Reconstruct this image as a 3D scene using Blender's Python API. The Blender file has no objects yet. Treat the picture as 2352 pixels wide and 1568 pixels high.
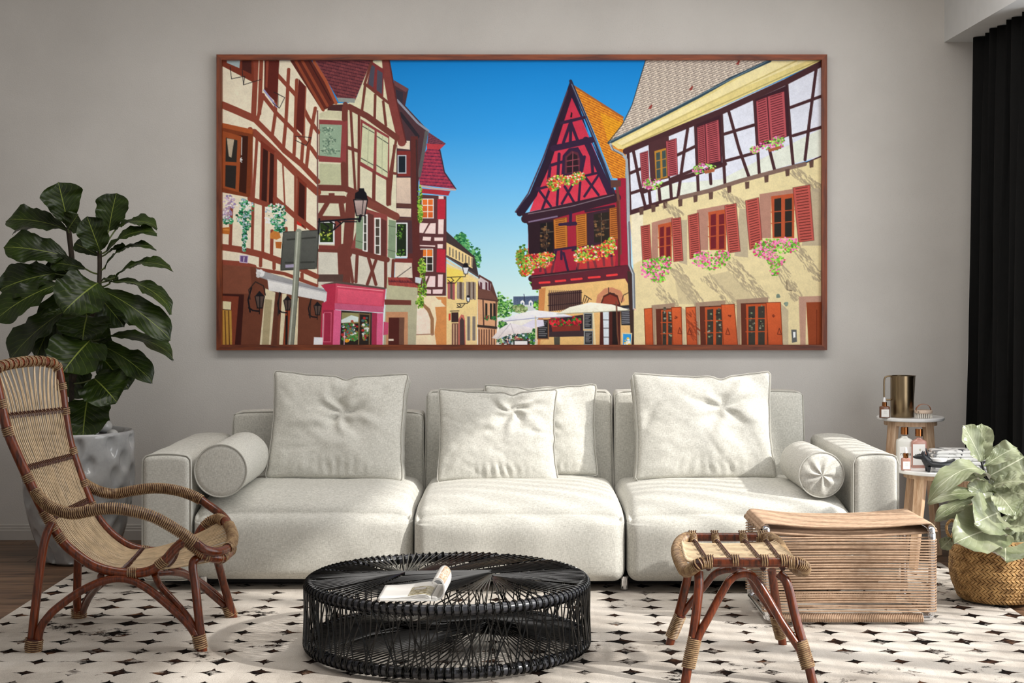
import bpy, bmesh, math, random
import numpy as np
from mathutils import Vector, Matrix, noise
from math import sin, cos, pi, sqrt, radians as R

random.seed(7)
SC = bpy.context.scene
COL = SC.collection
# ------------------------------------------------------------------ camera
F = 3500.0            # focal length in pixels of a 2352 px wide picture
CX, CY = 1190.0, 665.0  # vanishing point of the straight-on view
CAMY, CAMZ = -7.81, 1.28
cam = bpy.data.cameras.new('camera'); camo = bpy.data.objects.new('camera', cam)
COL.objects.link(camo); SC.camera = camo
cam.sensor_width = 36.0; cam.lens = F / 2352 * 36.0
cam.shift_x = -(CX - 1176) / 2352.0
cam.shift_y = (CY - 784) / 2352.0
camo.location = (0, CAMY, CAMZ); camo.rotation_euler = (pi / 2, 0, 0)
cam.clip_start = 0.05
# ------------------------------------------------------------------ light and exposure
SC.view_settings.view_transform = 'Standard'; SC.view_settings.look = 'None'
SC.view_settings.gamma = 1.0; SC.view_settings.use_curve_mapping = False
SC.view_settings.exposure = 0.0
SUN_DIR = Vector((1.0, -0.44, 0.66)).normalized()      # towards the sun
W_STR, W_COL = 0.47, (0.97, 0.985, 1.0)
wd = bpy.data.worlds.new('sky'); SC.world = wd; wd.use_nodes = True
bg = wd.node_tree.nodes['Background']; bg.inputs[0].default_value = (*W_COL, 1); bg.inputs[1].default_value = W_STR
sl = bpy.data.lights.new('sun', 'SUN'); slo = bpy.data.objects.new('sun', sl); COL.objects.link(slo)
sl.energy = 5.5; sl.color = (1.0, 0.965, 0.91); sl.angle = R(1.5)
slo.rotation_euler = SUN_DIR.to_track_quat('Z', 'Y').to_euler(); slo.location = (6, -6, 5)
# daylight of the tall window in the right wall
al = bpy.data.lights.new('window_daylight', 'AREA'); alo = bpy.data.objects.new('window_daylight', al); COL.objects.link(alo)
al.shape = 'RECTANGLE'; al.size = 2.4; al.size_y = 3.4; al.energy = 84; al.color = (0.95, 0.975, 1.0)
alo.location = (2.75, -3.1, 1.35); alo.rotation_euler = (0, R(90), 0)
cl = bpy.data.lights.new('ceiling_fill', 'AREA'); clo = bpy.data.objects.new('ceiling_fill', cl); COL.objects.link(clo)  # added fill under the ceiling, brightens the upper wall; stands for no fitting
cl.shape = 'RECTANGLE'; cl.size = 4.4; cl.size_y = .8; cl.energy = 64; cl.color = (1.0, .97, .93)
clo.location = (0.35, -1.9, 3.06)
ART_GAIN = 1.24     # reflectance of the print's inks relative to the colours seen
# ------------------------------------------------------------------ helpers
def lin(c):
    if isinstance(c, str): c = tuple(int(c[i:i + 2], 16) for i in (0, 2, 4))
    return tuple(((v / 255) / 12.92 if v / 255 <= .04045 else ((v / 255 + .055) / 1.055) ** 2.4) for v in c)
def W(px, py, D):
    """photo pixel at depth D in front of the camera -> world point"""
    return Vector(((px - CX) * D / F, CAMY + D, CAMZ - (py - CY) * D / F))

class NT:
    def __init__(s, name):
        s.m = bpy.data.materials.new(name); s.m.use_nodes = True; s.t = s.m.node_tree
        s.b = s.t.nodes['Principled BSDF']; s.o = s.t.nodes['Material Output']
    def n(s, typ, **kw):
        nd = s.t.nodes.new(typ)
        for k, v in kw.items():
            if k.startswith('_'): setattr(nd, k[1:], v)
        for k, v in kw.items():
            if not k.startswith('_'):
                key = int(k[1:]) if k[0] == 'i' and k[1:].isdigit() else k.replace('__', ' ')
                if hasattr(v, 'is_output'): s.t.links.new(v, nd.inputs[key])
                else: nd.inputs[key].default_value = v
        return nd
    def L(s, a, b): s.t.links.new(a, b)
    def math(s, op, a, b=0.0, c=0.0):
        nd = s.t.nodes.new('ShaderNodeMath'); nd.operation = op
        for i, v in enumerate((a, b, c)):
            if hasattr(v, 'is_output'): s.L(v, nd.inputs[i])
            else: nd.inputs[i].default_value = v
        return nd.outputs[0]
    def mix(s, f, a, b, mode='MIX'):
        nd = s.t.nodes.new('ShaderNodeMix'); nd.data_type = 'RGBA'; nd.blend_type = mode
        for i, v in ((0, f), (6, a), (7, b)):
            if hasattr(v, 'is_output'): s.L(v, nd.inputs[i])
            elif i == 0: nd.inputs[0].default_value = v
            else: nd.inputs[i].default_value = (*v[:3], 1)
        return nd.outputs[2]
    def ramp(s, f, stops):
        nd = s.t.nodes.new('ShaderNodeValToRGB'); s.L(f, nd.inputs[0]); e = nd.color_ramp.elements
        while len(e) < len(stops): e.new(.5)
        for k, (p, c) in enumerate(stops):
            e[k].position = p; e[k].color = (*c[:3], 1) if isinstance(c, tuple) else (c, c, c, 1)
        return nd.outputs[0]
    def coords(s, which='Object', scale=(1, 1, 1)):
        tc = s.t.nodes.new('ShaderNodeTexCoord'); mp = s.t.nodes.new('ShaderNodeMapping')
        s.L(tc.outputs[which], mp.inputs[0]); mp.inputs['Scale'].default_value = scale
        return mp.outputs[0]
    def noise(s, vec, scale, detail=4, rough=.55):
        nd = s.t.nodes.new('ShaderNodeTexNoise'); s.L(vec, nd.inputs['Vector'])
        nd.inputs['Scale'].default_value = scale; nd.inputs['Detail'].default_value = detail; nd.inputs['Roughness'].default_value = rough
        return nd.outputs[0]
    def bump(s, h, strength=.3, dist=.01, normal=None):
        nd = s.t.nodes.new('ShaderNodeBump'); nd.inputs['Strength'].default_value = strength; nd.inputs['Distance'].default_value = dist
        s.L(h, nd.inputs['Height'])
        if normal is not None: s.L(normal, nd.inputs['Normal'])
        s.L(nd.outputs[0], s.b.inputs['Normal']); return nd.outputs[0]

def plain(name, col, rough=.5, metal=0.0, var=.12, vscale=12, bscale=60, bstr=.1, spec=.5, coord='Object', stretch=(1, 1, 1), col2=None):
    t = NT(name); v = t.coords(coord, stretch); c = lin(col)
    n1 = t.noise(v, vscale, 5)
    c2 = lin(col2) if col2 else tuple(x * (1 - var * 2.2) for x in c)
    colr = t.ramp(n1, [(.32, c2), (.62, c)])
    t.L(colr, t.b.inputs['Base Color']); t.b.inputs['Roughness'].default_value = rough; t.b.inputs['Metallic'].default_value = metal
    t.b.inputs['Specular IOR Level'].default_value = spec
    if bstr: t.bump(t.noise(v, bscale, 3), bstr, .004)
    return t.m

MATS = {}
def M(k): return MATS[k]
def mk_fabric():
    t = NT('linen_fabric'); v = t.coords('Object')
    hor = t.noise(t.coords('Object', (80, 80, 560)), 1, 2, .5)
    ver = t.noise(t.coords('Object', (560, 200, 80)), 1, 2, .5)
    th = t.math('MULTIPLY', t.math('ADD', hor, ver), .5)
    c = t.ramp(th, [(.36, lin('b3b1a9')), (.5, lin('c9c7bf')), (.64, lin('dbd9d1'))])
    big = t.ramp(t.noise(v, 3, 3), [(.3, (.96, .96, .95)), (.7, (1, 1, 1))])
    c = t.mix(1.0, c, big, 'MULTIPLY')
    t.L(c, t.b.inputs['Base Color']); t.b.inputs['Roughness'].default_value = .95
    t.b.inputs['Specular IOR Level'].default_value = .15
    t.b.inputs['Sheen Weight'].default_value = .1
    t.bump(th, .22, .0018)
    return t.m
MATS['fabric'] = mk_fabric()
MATS['piping'] = plain('fabric_piping', 'bdbbb3', .95, var=.05, bstr=.2, spec=.1)
def mk_wall():
    t = NT('plaster_wall'); v = t.coords('Object')
    c = t.ramp(t.noise(v, 1.6, 5), [(.3, lin('c9c5c0')), (.7, lin('d5d1cc'))])
    fine = t.noise(v, 150, 4, .65)
    sp = t.ramp(t.noise(v, 260, 2), [(.28, .80), (.40, 1.0)])
    msk = t.ramp(t.noise(v, 2.2, 3), [(.4, .0), (.62, 1.0)])
    c = t.mix(msk, c, t.mix(1.0, c, sp, 'MULTIPLY'))
    t.L(c, t.b.inputs['Base Color']); t.b.inputs['Roughness'].default_value = .95; t.b.inputs['Specular IOR Level'].default_value = .2
    t.bump(fine, .35, .004); return t.m
MATS['wall'] = mk_wall()
MATS['white_paint'] = plain('white_paint', 'cfd0d0', .6, var=.02, bstr=0)
MATS['ceiling'] = plain('ceiling_paint', 'dcdad6', .8, var=.02, bstr=0)
def mk_wood(name, c1, c2, axis='X', rough=.5, sc=1.0, bstr=.15):
    t = NT(name); st = {'X': (1.2, 14, 14), 'Y': (14, 1.2, 14), 'Z': (14, 14, 1.2)}[axis]
    v = t.coords('Object', tuple(x * sc for x in st))
    n = t.noise(v, 2.2, 6, .6); n2 = t.noise(v, 9, 3)
    f = t.math('ADD', t.math('MULTIPLY', n, .75), t.math('MULTIPLY', n2, .25))
    c = t.ramp(f, [(.35, lin(c1)), (.6, lin(c2))])
    oi = t.n('ShaderNodeObjectInfo'); k = t.math('MULTIPLY_ADD', oi.outputs['Random'], .35, .8)
    hs = t.n('ShaderNodeHueSaturation'); t.L(c, hs.inputs['Color']); t.L(k, hs.inputs['Value'])
    t.L(hs.outputs[0], t.b.inputs['Base Color']); t.b.inputs['Roughness'].default_value = rough
    if bstr: t.bump(n, bstr, .003)
    return t.m
MATS['plank'] = mk_wood('floor_wood', '3d2a20', '7d6049', 'X', .42)
MATS['frame_wood'] = mk_wood('walnut_frame', '4f1f0e', '8a421d', 'X', .5, 1.5)
MATS['frame_wood_v'] = mk_wood('walnut_frame_upright', '4f1f0e', '8a421d', 'Z', .5, 1.5)
MATS['oak'] = mk_wood('pale_oak', 'b98f6c', 'dfbf9f', 'Z', .55, 2)
MATS['rattan'] = mk_wood('stained_rattan', '2c1104', '7a3410', 'Z', .3, 3)
MATS['rattan'].node_tree.nodes['Principled BSDF'].inputs['Coat Weight'].default_value = .15
MATS['cane'] = plain('natural_cane', 'd6bc98', .5, var=.14, vscale=25, bstr=.05)
MATS['cane_wrap'] = plain('cane_wrapping', 'ab8e68', .5, var=.3, vscale=60, bstr=.05, col2='6b4a30')
MATS['cane_dark'] = plain('dark_cane_binding', '4a1d12', .45, var=.2, vscale=60, bstr=.05)
MATS['black_cord'] = plain('black_cord', '050505', .22, var=.1, bstr=0, spec=.4)
MATS['black_tube'] = plain('black_tube', '33343a', .3, var=.1, bstr=0, spec=.6)
MATS['chrome'] = plain('chrome', 'd8d8da', .12, 1.0, var=.02, bstr=0)
MATS['rope'] = plain('beige_rope', 'c0a287', .8, var=.05, vscale=40, bscale=400, bstr=.3, col2='a98b71')
MATS['black_cloth'] = plain('black_curtain_cloth', '151515', .95, var=.05, bscale=300, bstr=.1, spec=.15)
MATS['marble'] = plain('white_marble', 'f4f3f1', .25, var=.08, vscale=7, bstr=0, col2='cfcfcf')
MATS['black'] = plain('matte_black', '08080a', .6, var=.1, bstr=0)

class MB:
    def __init__(s): s.v = []; s.f = []; s.mi = []; s.uv = []
    def add(s, vs, fs, mi=0, uv=None):
        o = len(s.v); s.v.extend(vs); s.f.extend([tuple(i + o for i in f) for f in fs]); s.mi.extend([mi] * len(fs))
        s.uv.extend(uv if uv else [(0, 0)] * len(vs)); return s
    def box(s, lo, hi, mi=0, mat=None):
        vs = [Vector((x, y, z)) for x in (lo[0], hi[0]) for y in (lo[1], hi[1]) for z in (lo[2], hi[2])]
        if mat: vs = [mat @ v for v in vs]
        return s.add(vs, [(0, 1, 3, 2), (4, 6, 7, 5), (0, 4, 5, 1), (2, 3, 7, 6), (0, 2, 6, 4), (1, 5, 7, 3)], mi)
    def tube(s, pts, r, n=8, closed=False, mi=0, cap=True):
        pts = [Vector(p) for p in pts]; N = len(pts)
        if N < 2: return s
        rs = r if hasattr(r, '__len__') else [r] * N
        T = []
        for i in range(N):
            a = pts[(i - 1) % N] if (closed or i > 0) else pts[i]; b = pts[(i + 1) % N] if (closed or i < N - 1) else pts[i]
            d = (b - a); T.append(d.normalized() if d.length > 1e-9 else Vector((0, 0, 1)))
        up = Vector((0, 0, 1)) if abs(T[0].z) < .9 else Vector((0, 1, 0))
        U = (up - T[0] * up.dot(T[0])).normalized(); vs = []; frames = []
        for i in range(N):
            U = (U - T[i] * U.dot(T[i]))
            U = U.normalized() if U.length > 1e-6 else T[i].orthogonal().normalized()
            V = T[i].cross(U)
            for k in range(n):
                a = 2 * pi * k / n; vs.append(pts[i] + (U * cos(a) + V * sin(a)) * rs[i])
        fs = []
        for i in range(N if closed else N - 1):
            j = (i + 1) % N
            for k in range(n):
                k2 = (k + 1) % n; fs.append((i * n + k, i * n + k2, j * n + k2, j * n + k))
        if not closed and cap: fs.append(tuple(range(n - 1, -1, -1))); fs.append(tuple((N - 1) * n + k for k in range(n)))
        return s.add(vs, fs, mi)
    def coil(s, pts, r, wr, pitch, n=4, seg=10, mi=0, a0=0.0):
        """a thin strand wound round the centreline pts"""
        P = resample(pts, max(6, int(plen(pts) / pitch * seg))); hel = []
        up = None
        for i, p in enumerate(P):
            t = (P[min(i + 1, len(P) - 1)] - P[max(i - 1, 0)]).normalized()
            if up is None: up = t.orthogonal().normalized()
            up = (up - t * up.dot(t)).normalized(); v = t.cross(up)
            rr = r(i / (len(P) - 1)) if callable(r) else r
            a = a0 + 2 * pi * i / seg; hel.append(p + (up * cos(a) + v * sin(a)) * rr)
        return s.tube(hel, wr, n, mi=mi)
    def lathe(s, prof, c=(0, 0, 0), n=32, mi=0, fn=None, close=False):
        vs = []; fs = []; c = Vector(c); m = len(prof)
        for (r, z) in prof:
            for k in range(n):
                a = 2 * pi * k / n; rr = fn(a, z, r) if fn else r
                vs.append(c + Vector((rr * cos(a), rr * sin(a), z)))
        for i in range(m - 1 if not close else m):
            j = (i + 1) % m
            for k in range(n):
                k2 = (k + 1) % n; fs.append((i * n + k, i * n + k2, j * n + k2, j * n + k))
        if not close: fs.append(tuple(range(n - 1, -1, -1))); fs.append(tuple((m - 1) * n + k for k in range(n)))
        return s.add(vs, fs, mi)
    def grid(s, fn, nu, nv, mi=0, cu=False, cv=False):
        vs = [Vector(fn(i / (nu if cu else nu - 1), j / (nv if cv else nv - 1))) for i in range(nu) for j in range(nv)]
        uv = [(i / (nu - 1), j / (nv - 1)) for i in range(nu) for j in range(nv)]
        fs = []
        for i in range(nu if cu else nu - 1):
            for j in range(nv if cv else nv - 1):
                i2 = (i + 1) % nu; j2 = (j + 1) % nv; fs.append((i * nv + j, i2 * nv + j, i2 * nv + j2, i * nv + j2))
        return s.add(vs, fs, mi, uv)
    def build(s, name, mats, parent=None, smooth=True, origin=None, uv=False, kind=None, label=None, sharp=None):
        me = bpy.data.meshes.new(name)
        o = Vector(origin) if origin is not None else Vector((0, 0, 0))
        me.from_pydata([tuple(Vector(v) - o) for v in s.v], [], s.f)
        if not isinstance(mats, (list, tuple)): mats = [mats]
        for m in mats: me.materials.append(MATS[m] if isinstance(m, str) else m)
        me.polygons.foreach_set('material_index', s.mi)
        if smooth:
            me.polygons.foreach_set('use_smooth', [True] * len(s.f))
            if sharp is None: sharp = 40
            try: me.set_sharp_from_angle(angle=R(sharp))
            except Exception: pass
        if uv:
            ul = me.uv_layers.new(name='UVMap'); li = np.zeros(len(me.loops), dtype=np.int32); me.loops.foreach_get('vertex_index', li)
            ul.data.foreach_set('uv', np.array(s.uv, dtype=np.float32)[li].ravel())
        me.update()
        ob = bpy.data.objects.new(name, me); COL.objects.link(ob)
        ob.location = o
        if parent is not None:
            ob.parent = parent; ob.location = o - world_of(parent)
        if kind: ob['kind'] = kind
        if label: ob['label'] = label
        return ob
WLOC = {}
def world_of(o):
    p = Vector(o.location)
    while o.parent is not None: o = o.parent; p = p + Vector(o.location)
    return p
def tag(o, label, cat, group=None):
    o['label'] = label; o['category'] = cat
    if group: o['group'] = group
    return o
def thing(name, label, cat, loc, group=None):
    o = bpy.data.objects.new(name, None); COL.objects.link(o); o.location = loc; o.empty_display_size = .1
    return tag(o, label, cat, group)
def plen(P): return sum((Vector(P[i + 1]) - Vector(P[i])).length for i in range(len(P) - 1))
def resample(P, n):
    P = [Vector(p) for p in P]; L = [0.0]
    for i in range(len(P) - 1): L.append(L[-1] + (P[i + 1] - P[i]).length)
    out = []; j = 0
    for k in range(n):
        t = L[-1] * k / (n - 1)
        while j < len(P) - 2 and L[j + 1] < t: j += 1
        d = L[j + 1] - L[j]; f = (t - L[j]) / d if d > 0 else 0
        out.append(P[j].lerp(P[j + 1], max(0, min(1, f))))
    return out
def spline(P, n=8, closed=False):
    P = [Vector(p) for p in P]; N = len(P); out = []
    rng = range(N if closed else N - 1)
    for i in rng:
        if closed: a, b, c, d = P[(i - 1) % N], P[i], P[(i + 1) % N], P[(i + 2) % N]
        else: a, b, c, d = P[max(i - 1, 0)], P[i], P[i + 1], P[min(i + 2, N - 1)]
        for k in range(n):
            t = k / n
            out.append(.5 * ((2 * b) + (c - a) * t + (2 * a - 5 * b + 4 * c - d) * t * t + (3 * b - a - 3 * c + d) * t ** 3))
    if not closed: out.append(P[-1])
    return out
def sub(P, a, b, n=None):
    n = n or 40; Q = resample(P, 200); i0, i1 = int(a * 199), int(b * 199)
    return resample(Q[i0:max(i1, i0 + 1) + 1], n)
def softbox(mb, c, half, r, n=14, fn=None, mi=0, rot=None):
    """rounded box with a dense surface; fn displaces a local point"""
    hx, hy, hz = half
    def ts(h):
        e = r / h; a = [-1 + e * (k / 5) for k in range(5)]; m = [-1 + e + (2 - 2 * e) * k / n for k in range(n + 1)]
        return a + m + [1 - e + e * (k + 1) / 5 for k in range(5)]
    T = (ts(hx), ts(hy), ts(hz)); H = (hx, hy, hz); c = Vector(c)
    bmv = {}; vs = []; fs = []
    def vert(p):
        key = (round(p[0], 6), round(p[1], 6), round(p[2], 6))
        if key in bmv: return bmv[key]
        q = Vector([p[i] * H[i] for i in range(3)])
        k = Vector([max(-(H[i] - r), min(H[i] - r, q[i])) for i in range(3)])
        d = q - k
        if d.length > 1e-9: q = k + d.normalized() * r
        if fn: q = fn(q, p)
        if rot: q = rot @ q
        bmv[key] = len(vs); vs.append(c + q); return bmv[key]
    for ax in range(3):
        u, w = (ax + 1) % 3, (ax + 2) % 3
        for sg in (-1, 1):
            for i in range(len(T[u]) - 1):
                for j in range(len(T[w]) - 1):
                    q = []
                    for (a, b) in ((i, j), (i + 1, j), (i + 1, j + 1), (i, j + 1)):
                        p = [0, 0, 0]; p[ax] = sg; p[u] = T[u][a]; p[w] = T[w][b]; q.append(vert(p))
                    fs.append(tuple(q) if sg > 0 else tuple(reversed(q)))
    return mb.add(vs, fs, mi)
# ------------------------------------------------------------------ the room
def struct(o): o['kind'] = 'structure'; return o
struct(MB().box((-3.8, 0, -.05), (2.75, .12, 3.1)).build('wall_back', 'wall', smooth=False))
struct(MB().box((-3.92, -7.6, -.05), (-3.8, .12, 3.1)).build('wall_left', 'wall', smooth=False))
wr = MB()
wr.box((2.62, -1.05, -.05), (2.74, 0, 3.1)); wr.box((2.62, -7.6, -.05), (2.74, -5.3, 3.1))
wr.box((2.62, -5.3, 2.62), (2.74, -1.05, 3.1))
struct(wr.build('wall_right', 'wall', smooth=False))
struct(MB().box((-3.92, -7.6, 3.1), (2.74, .12, 3.2)).build('ceiling', 'ceiling', smooth=False))
struct(MB().box((2.185, -7.6, 2.548), (2.62, 0, 3.1)).build('trim_1', 'white_paint', smooth=False))
def baseboard(name, x0, x1):
    prof = [(0, .0), (.016, .0), (.016, .048), (.012, .052), (.012, .062), (.008, .066), (.008, .074), (.004, .078), (0, .078)]
    mb = MB(); vs = []
    for x in (x0, x1): vs += [Vector((x, -d, z)) for d, z in prof]
    n = len(prof); fs = [(i, (i + 1) % n, n + (i + 1) % n, n + i) for i in range(n)] + [tuple(range(n)), tuple(range(2 * n - 1, n - 1, -1))]
    return struct(mb.add(vs, fs).build(name, 'baseboard', smooth=False))
MATS['baseboard'] = plain('baseboard_paint', 'b9b4ae', .55, var=.02, bstr=0)
baseboard('baseboard_back', -3.8, 2.62)
fl = struct(MB().box((-3.9, -8.2, -.08), (2.7, .1, -.012)).build('floor', 'black', smooth=False))
row = 0; y = -.0
while y > -8.0:
    x = -3.9 + (row * .53) % 1.4 - 1.4
    while x < 2.6:
        a, b = max(x, -3.9), min(x + 1.4, 2.62)
        if b - a > .1 and (y > -4.2 or a > 9):
            MB().box((a + .0012, y - .158, -.012), (b - .0012, y - .0015, random.uniform(-.0006, 0))).build('plank', 'plank', fl, smooth=False, origin=((a + b) / 2, y - .08, -.01))
        x += 1.4
    row += 1; y -= .16
MB().box((-3.9, -8.2, -.012), (2.62, y + 8.0 - 4.2 if False else -4.33, -.0005)).build('plank', 'plank', fl, smooth=False, origin=(0, -6, -.01))
# window in the right wall (outside the frame, the daylight comes through it)
win = bpy.data.objects.new('window_1', None); COL.objects.link(win); win.location = (2.66, -3.2, 0); win['kind'] = 'structure'
wf = MB()
for y0, y1, z0, z1 in ((-5.3, -1.05, 0, .06), (-5.3, -1.05, 2.56, 2.62), (-5.3, -5.24, 0, 2.62), (-1.11, -1.05, 0, 2.62), (-3.24, -3.16, 0, 2.62)):
    wf.box((2.64, y0, z0), (2.70, y1, z1))
wf.build('window_frame', 'white_paint', win, smooth=False)
gt = NT('window_glass'); gt.t.nodes.remove(gt.b)
tr = gt.n('ShaderNodeBsdfTransparent'); gl = gt.n('ShaderNodeBsdfGlossy', Roughness=.02); mx = gt.n('ShaderNodeMixShader', i0=.06)
gt.L(tr.outputs[0], mx.inputs[1]); gt.L(gl.outputs[0], mx.inputs[2]); gt.L(mx.outputs[0], gt.o.inputs[0]); MATS['winglass'] = gt.m
for y0, y1 in ((-5.24, -3.24), (-3.16, -1.11)):
    MB().box((2.668, y0, .06), (2.674, y1, 2.56)).build('pane', 'winglass', win, smooth=False)
yy = -4.3
while yy < -1.2:
    MB().box((2.76, yy - .007, .0), (2.79, yy + .009, 2.62)).build('slat', 'white_paint', win, smooth=False)
    yy += .125
# curtain
def curt(u, v):
    yv = -.10 - .93 * u + .02 * sin(v * 5 + u * 30)
    ph = 2 * pi * (u * 8.2 + .10 * sin(u * 19)) ; am = .030 + .014 * v + .008 * sin(u * 23)
    s = sin(ph + .35 * v * sin(u * 11)); s = math.copysign(abs(s) ** .75, s)
    return (2.325 - .045 * v * (1 - .3 * u) + am * s, yv + .012 * cos(ph) , 2.545 - 2.53 * v)
cu = MB().grid(curt, 180, 28).build('curtain', 'black_cloth', None, True, sharp=80)
sm = cu.modifiers.new('s', 'SOLIDIFY'); sm.thickness = .003
tag(cu, 'long black pleated curtain hanging from the grey boxed bulkhead', 'curtain')
# ------------------------------------------------------------------ rug
def mk_rug():
    t = NT('rug_pile'); v = t.coords('Object'); 
    nz = t.n('ShaderNodeTexNoise'); t.L(v, nz.inputs['Vector']); nz.inputs['Scale'].default_value = 9; nz.inputs['Detail'].default_value = 5
    off = t.n('ShaderNodeVectorMath', _operation='MULTIPLY_ADD', i0=nz.outputs['Color'], i1=(.022, .022, 0), i2=v)
    sx = t.n('ShaderNodeSeparateXYZ', i0=off.outputs[0]).outputs
    def cell(o, p): return t.math('SUBTRACT', t.math('FRACT', t.math('DIVIDE', o, p)), .5)
    fx = t.math('ABSOLUTE', cell(sx[0], .155)); fy = t.math('ABSOLUTE', cell(sx[1], .148))
    a = t.math('ADD', t.math('POWER', t.math('DIVIDE', fx, .475), .6), t.math('POWER', t.math('DIVIDE', fy, .42), .6))
    n1 = t.noise(v, 1.7, 4); n2 = t.noise(v, 30, 5, .7); n3 = t.noise(v, 5.5, 5, .6)
    th = t.math('ADD', .90, t.math('MULTIPLY', t.math('SUBTRACT', n1, .5), 1.1))
    th = t.math('ADD', th, t.math('MULTIPLY', t.math('SUBTRACT', n2, .5), .5))
    th = t.math('ADD', th, t.math('MULTIPLY', t.math('SUBTRACT', n3, .5), .45))
    d = t.math('SUBTRACT', th, a)
    star = t.ramp(t.math('MULTIPLY', d, 5), [(.0, 0.0), (.2, 1.0)])
    # irregular dark blotches
    bl = t.ramp(t.noise(v, 3.1, 6, .7), [(.60, 0.0), (.64, 1.0)])
    dist = t.ramp(t.noise(v, 7, 5, .75), [(.34, .0), (.48, 1.0)])
    star = t.math('MAXIMUM', t.math('MULTIPLY', star, dist), t.math('MULTIPLY', bl, t.ramp(n2, [(.45, 0.0), (.52, 1.0)])))
    light = t.ramp(t.noise(v, 2.6, 6, .6), [(.3, lin('a39a90')), (.5, lin('c4bcb2')), (.7, lin('d3ccc3'))])
    dark = t.ramp(t.noise(v, 11, 4, .6), [(.42, lin('0d0b0a')), (.58, lin('2a1b14')), (.70, lin('6a4c38'))])
    gr = t.noise(v, 420, 2)
    c = t.mix(star, light, dark)
    c = t.mix(1.0, c, t.ramp(gr, [(.25, .68), (.6, 1.06)]), 'MULTIPLY')
    t.L(c, t.b.inputs['Base Color']); t.b.inputs['Roughness'].default_value = 1; t.b.inputs['Specular IOR Level'].default_value = .05
    h = t.math('ADD', t.math('MULTIPLY', gr, .6), t.math('MULTIPLY', t.noise(v, 120, 3), .5))
    h = t.math('SUBTRACT', h, t.math('MULTIPLY', star, 1.2)); h = t.math('SUBTRACT', h, t.math('MULTIPLY', t.math('ADD', t.math('MULTIPLY', fx, fx), t.math('MULTIPLY', fy, fy)), 3.5))
    t.bump(h, .5, .005); return t.m
MATS['rug'] = mk_rug()
rg = MB(); softbox(rg, (-.015, -2.45, .0045), (1.985, 1.75, .0045), .004, 30)
tag(rg.build('rug', 'rug', None, True), 'large cream rug with worn black star pattern under the furniture', 'rug')
# ------------------------------------------------------------------ picture frame
fp = thing('framed_picture', 'wide walnut-framed print of half-timbered houses hanging above the sofa', 'picture', (0, -.02, .9))
X0, X1, Zb, Zt = (497 - CX) * 7.77 / F, (1900 - CX) * 7.77 / F, CAMZ - (804 - CY) * 7.77 / F, CAMZ - (125 - CY) * 7.77 / F
w = .027
for nm, q, mt in (('top', [(X0, Zt), (X1, Zt), (X1 - w, Zt - w), (X0 + w, Zt - w)], 'frame_wood'), ('b', [(X0, Zb), (X0 + w, Zb + w), (X1 - w, Zb + w), (X1, Zb)], 'frame_wood'),
              ('l', [(X0, Zb), (X0, Zt), (X0 + w, Zt - w), (X0 + w, Zb + w)], 'frame_wood_v'), ('r', [(X1, Zb), (X1 - w, Zb + w), (X1 - w, Zt - w), (X1, Zt)], 'frame_wood_v')):
    vs = [Vector((x, yy, z)) for yy in (-.04, -.002) for x, z in q]
    MB().add(vs, [(0, 1, 2, 3), (7, 6, 5, 4), (0, 4, 5, 1), (1, 5, 6, 2), (2, 6, 7, 3), (3, 7, 4, 0)]).build('frame_rail', mt, fp, smooth=False)
MB().box((X0 + .01, -.012, Zb + .01), (X1 - .01, -.002, Zt - .01)).build('backing_board', 'black', fp, smooth=False)
ART_X0, ART_X1, ART_Z0, ART_Z1 = X0 + w, X1 - w, Zb + w, Zt - w
# ------------------------------------------------------------------ sofa
sofa = thing('sofa', 'long off-white linen three-seat sofa against the wall below the large picture', 'sofa', (0, -.9, 0))
def nz3(p, s, o=0): return noise.noise(Vector((p[0] * s + o, p[1] * s, p[2] * s)))
def seat(x0, x1, yf, seed):
    c = Vector(((x0 + x1) / 2, (yf - .52) / 2, .222)); half = ((x1 - x0) / 2 - .003, (-.52 - yf) / 2, .170)
    c.y = (yf + -.52) / 2; half = (half[0], (-.52 - yf) / 2, .170)
    def fn(q, p):
        b = (1 - p[0] ** 4) * (1 - p[1] ** 4)
        if p[2] > .6: q = q + Vector((0, 0, .026 * b * (1 + .3 * nz3(q, 3, seed)) - .030 * (abs(p[0]) ** 6) * (1 if p[2] > 0 else 0) * .5))
        fr = max(0, -p[1]) ** 3 if True else 0
        if p[1] < -.6: q = q + Vector((0, -.022 * (1 - p[0] ** 4) * (1 - p[2] ** 4) + .006 * nz3(q, 7, seed) * (1 - p[2] ** 2), 0))
        # soft front top edge
        e = max(0, (-p[1] - .45) / .55) * max(0, (p[2] + .1) / 1.1)
        q = q + Vector((0, .035 * e * e * max(0, p[2]), -.050 * e ** 1.6))
        q = q + Vector((0, 0, .0035 * nz3(q, 12, seed + 5) * (1 if p[2] > .5 else 0)))
        return q
    mb = MB(); softbox(mb, c, half, .05, 22, fn)
    return mb.build('seat_cushion', 'fabric', sofa, origin=c, sharp=180), c, half, fn
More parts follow.
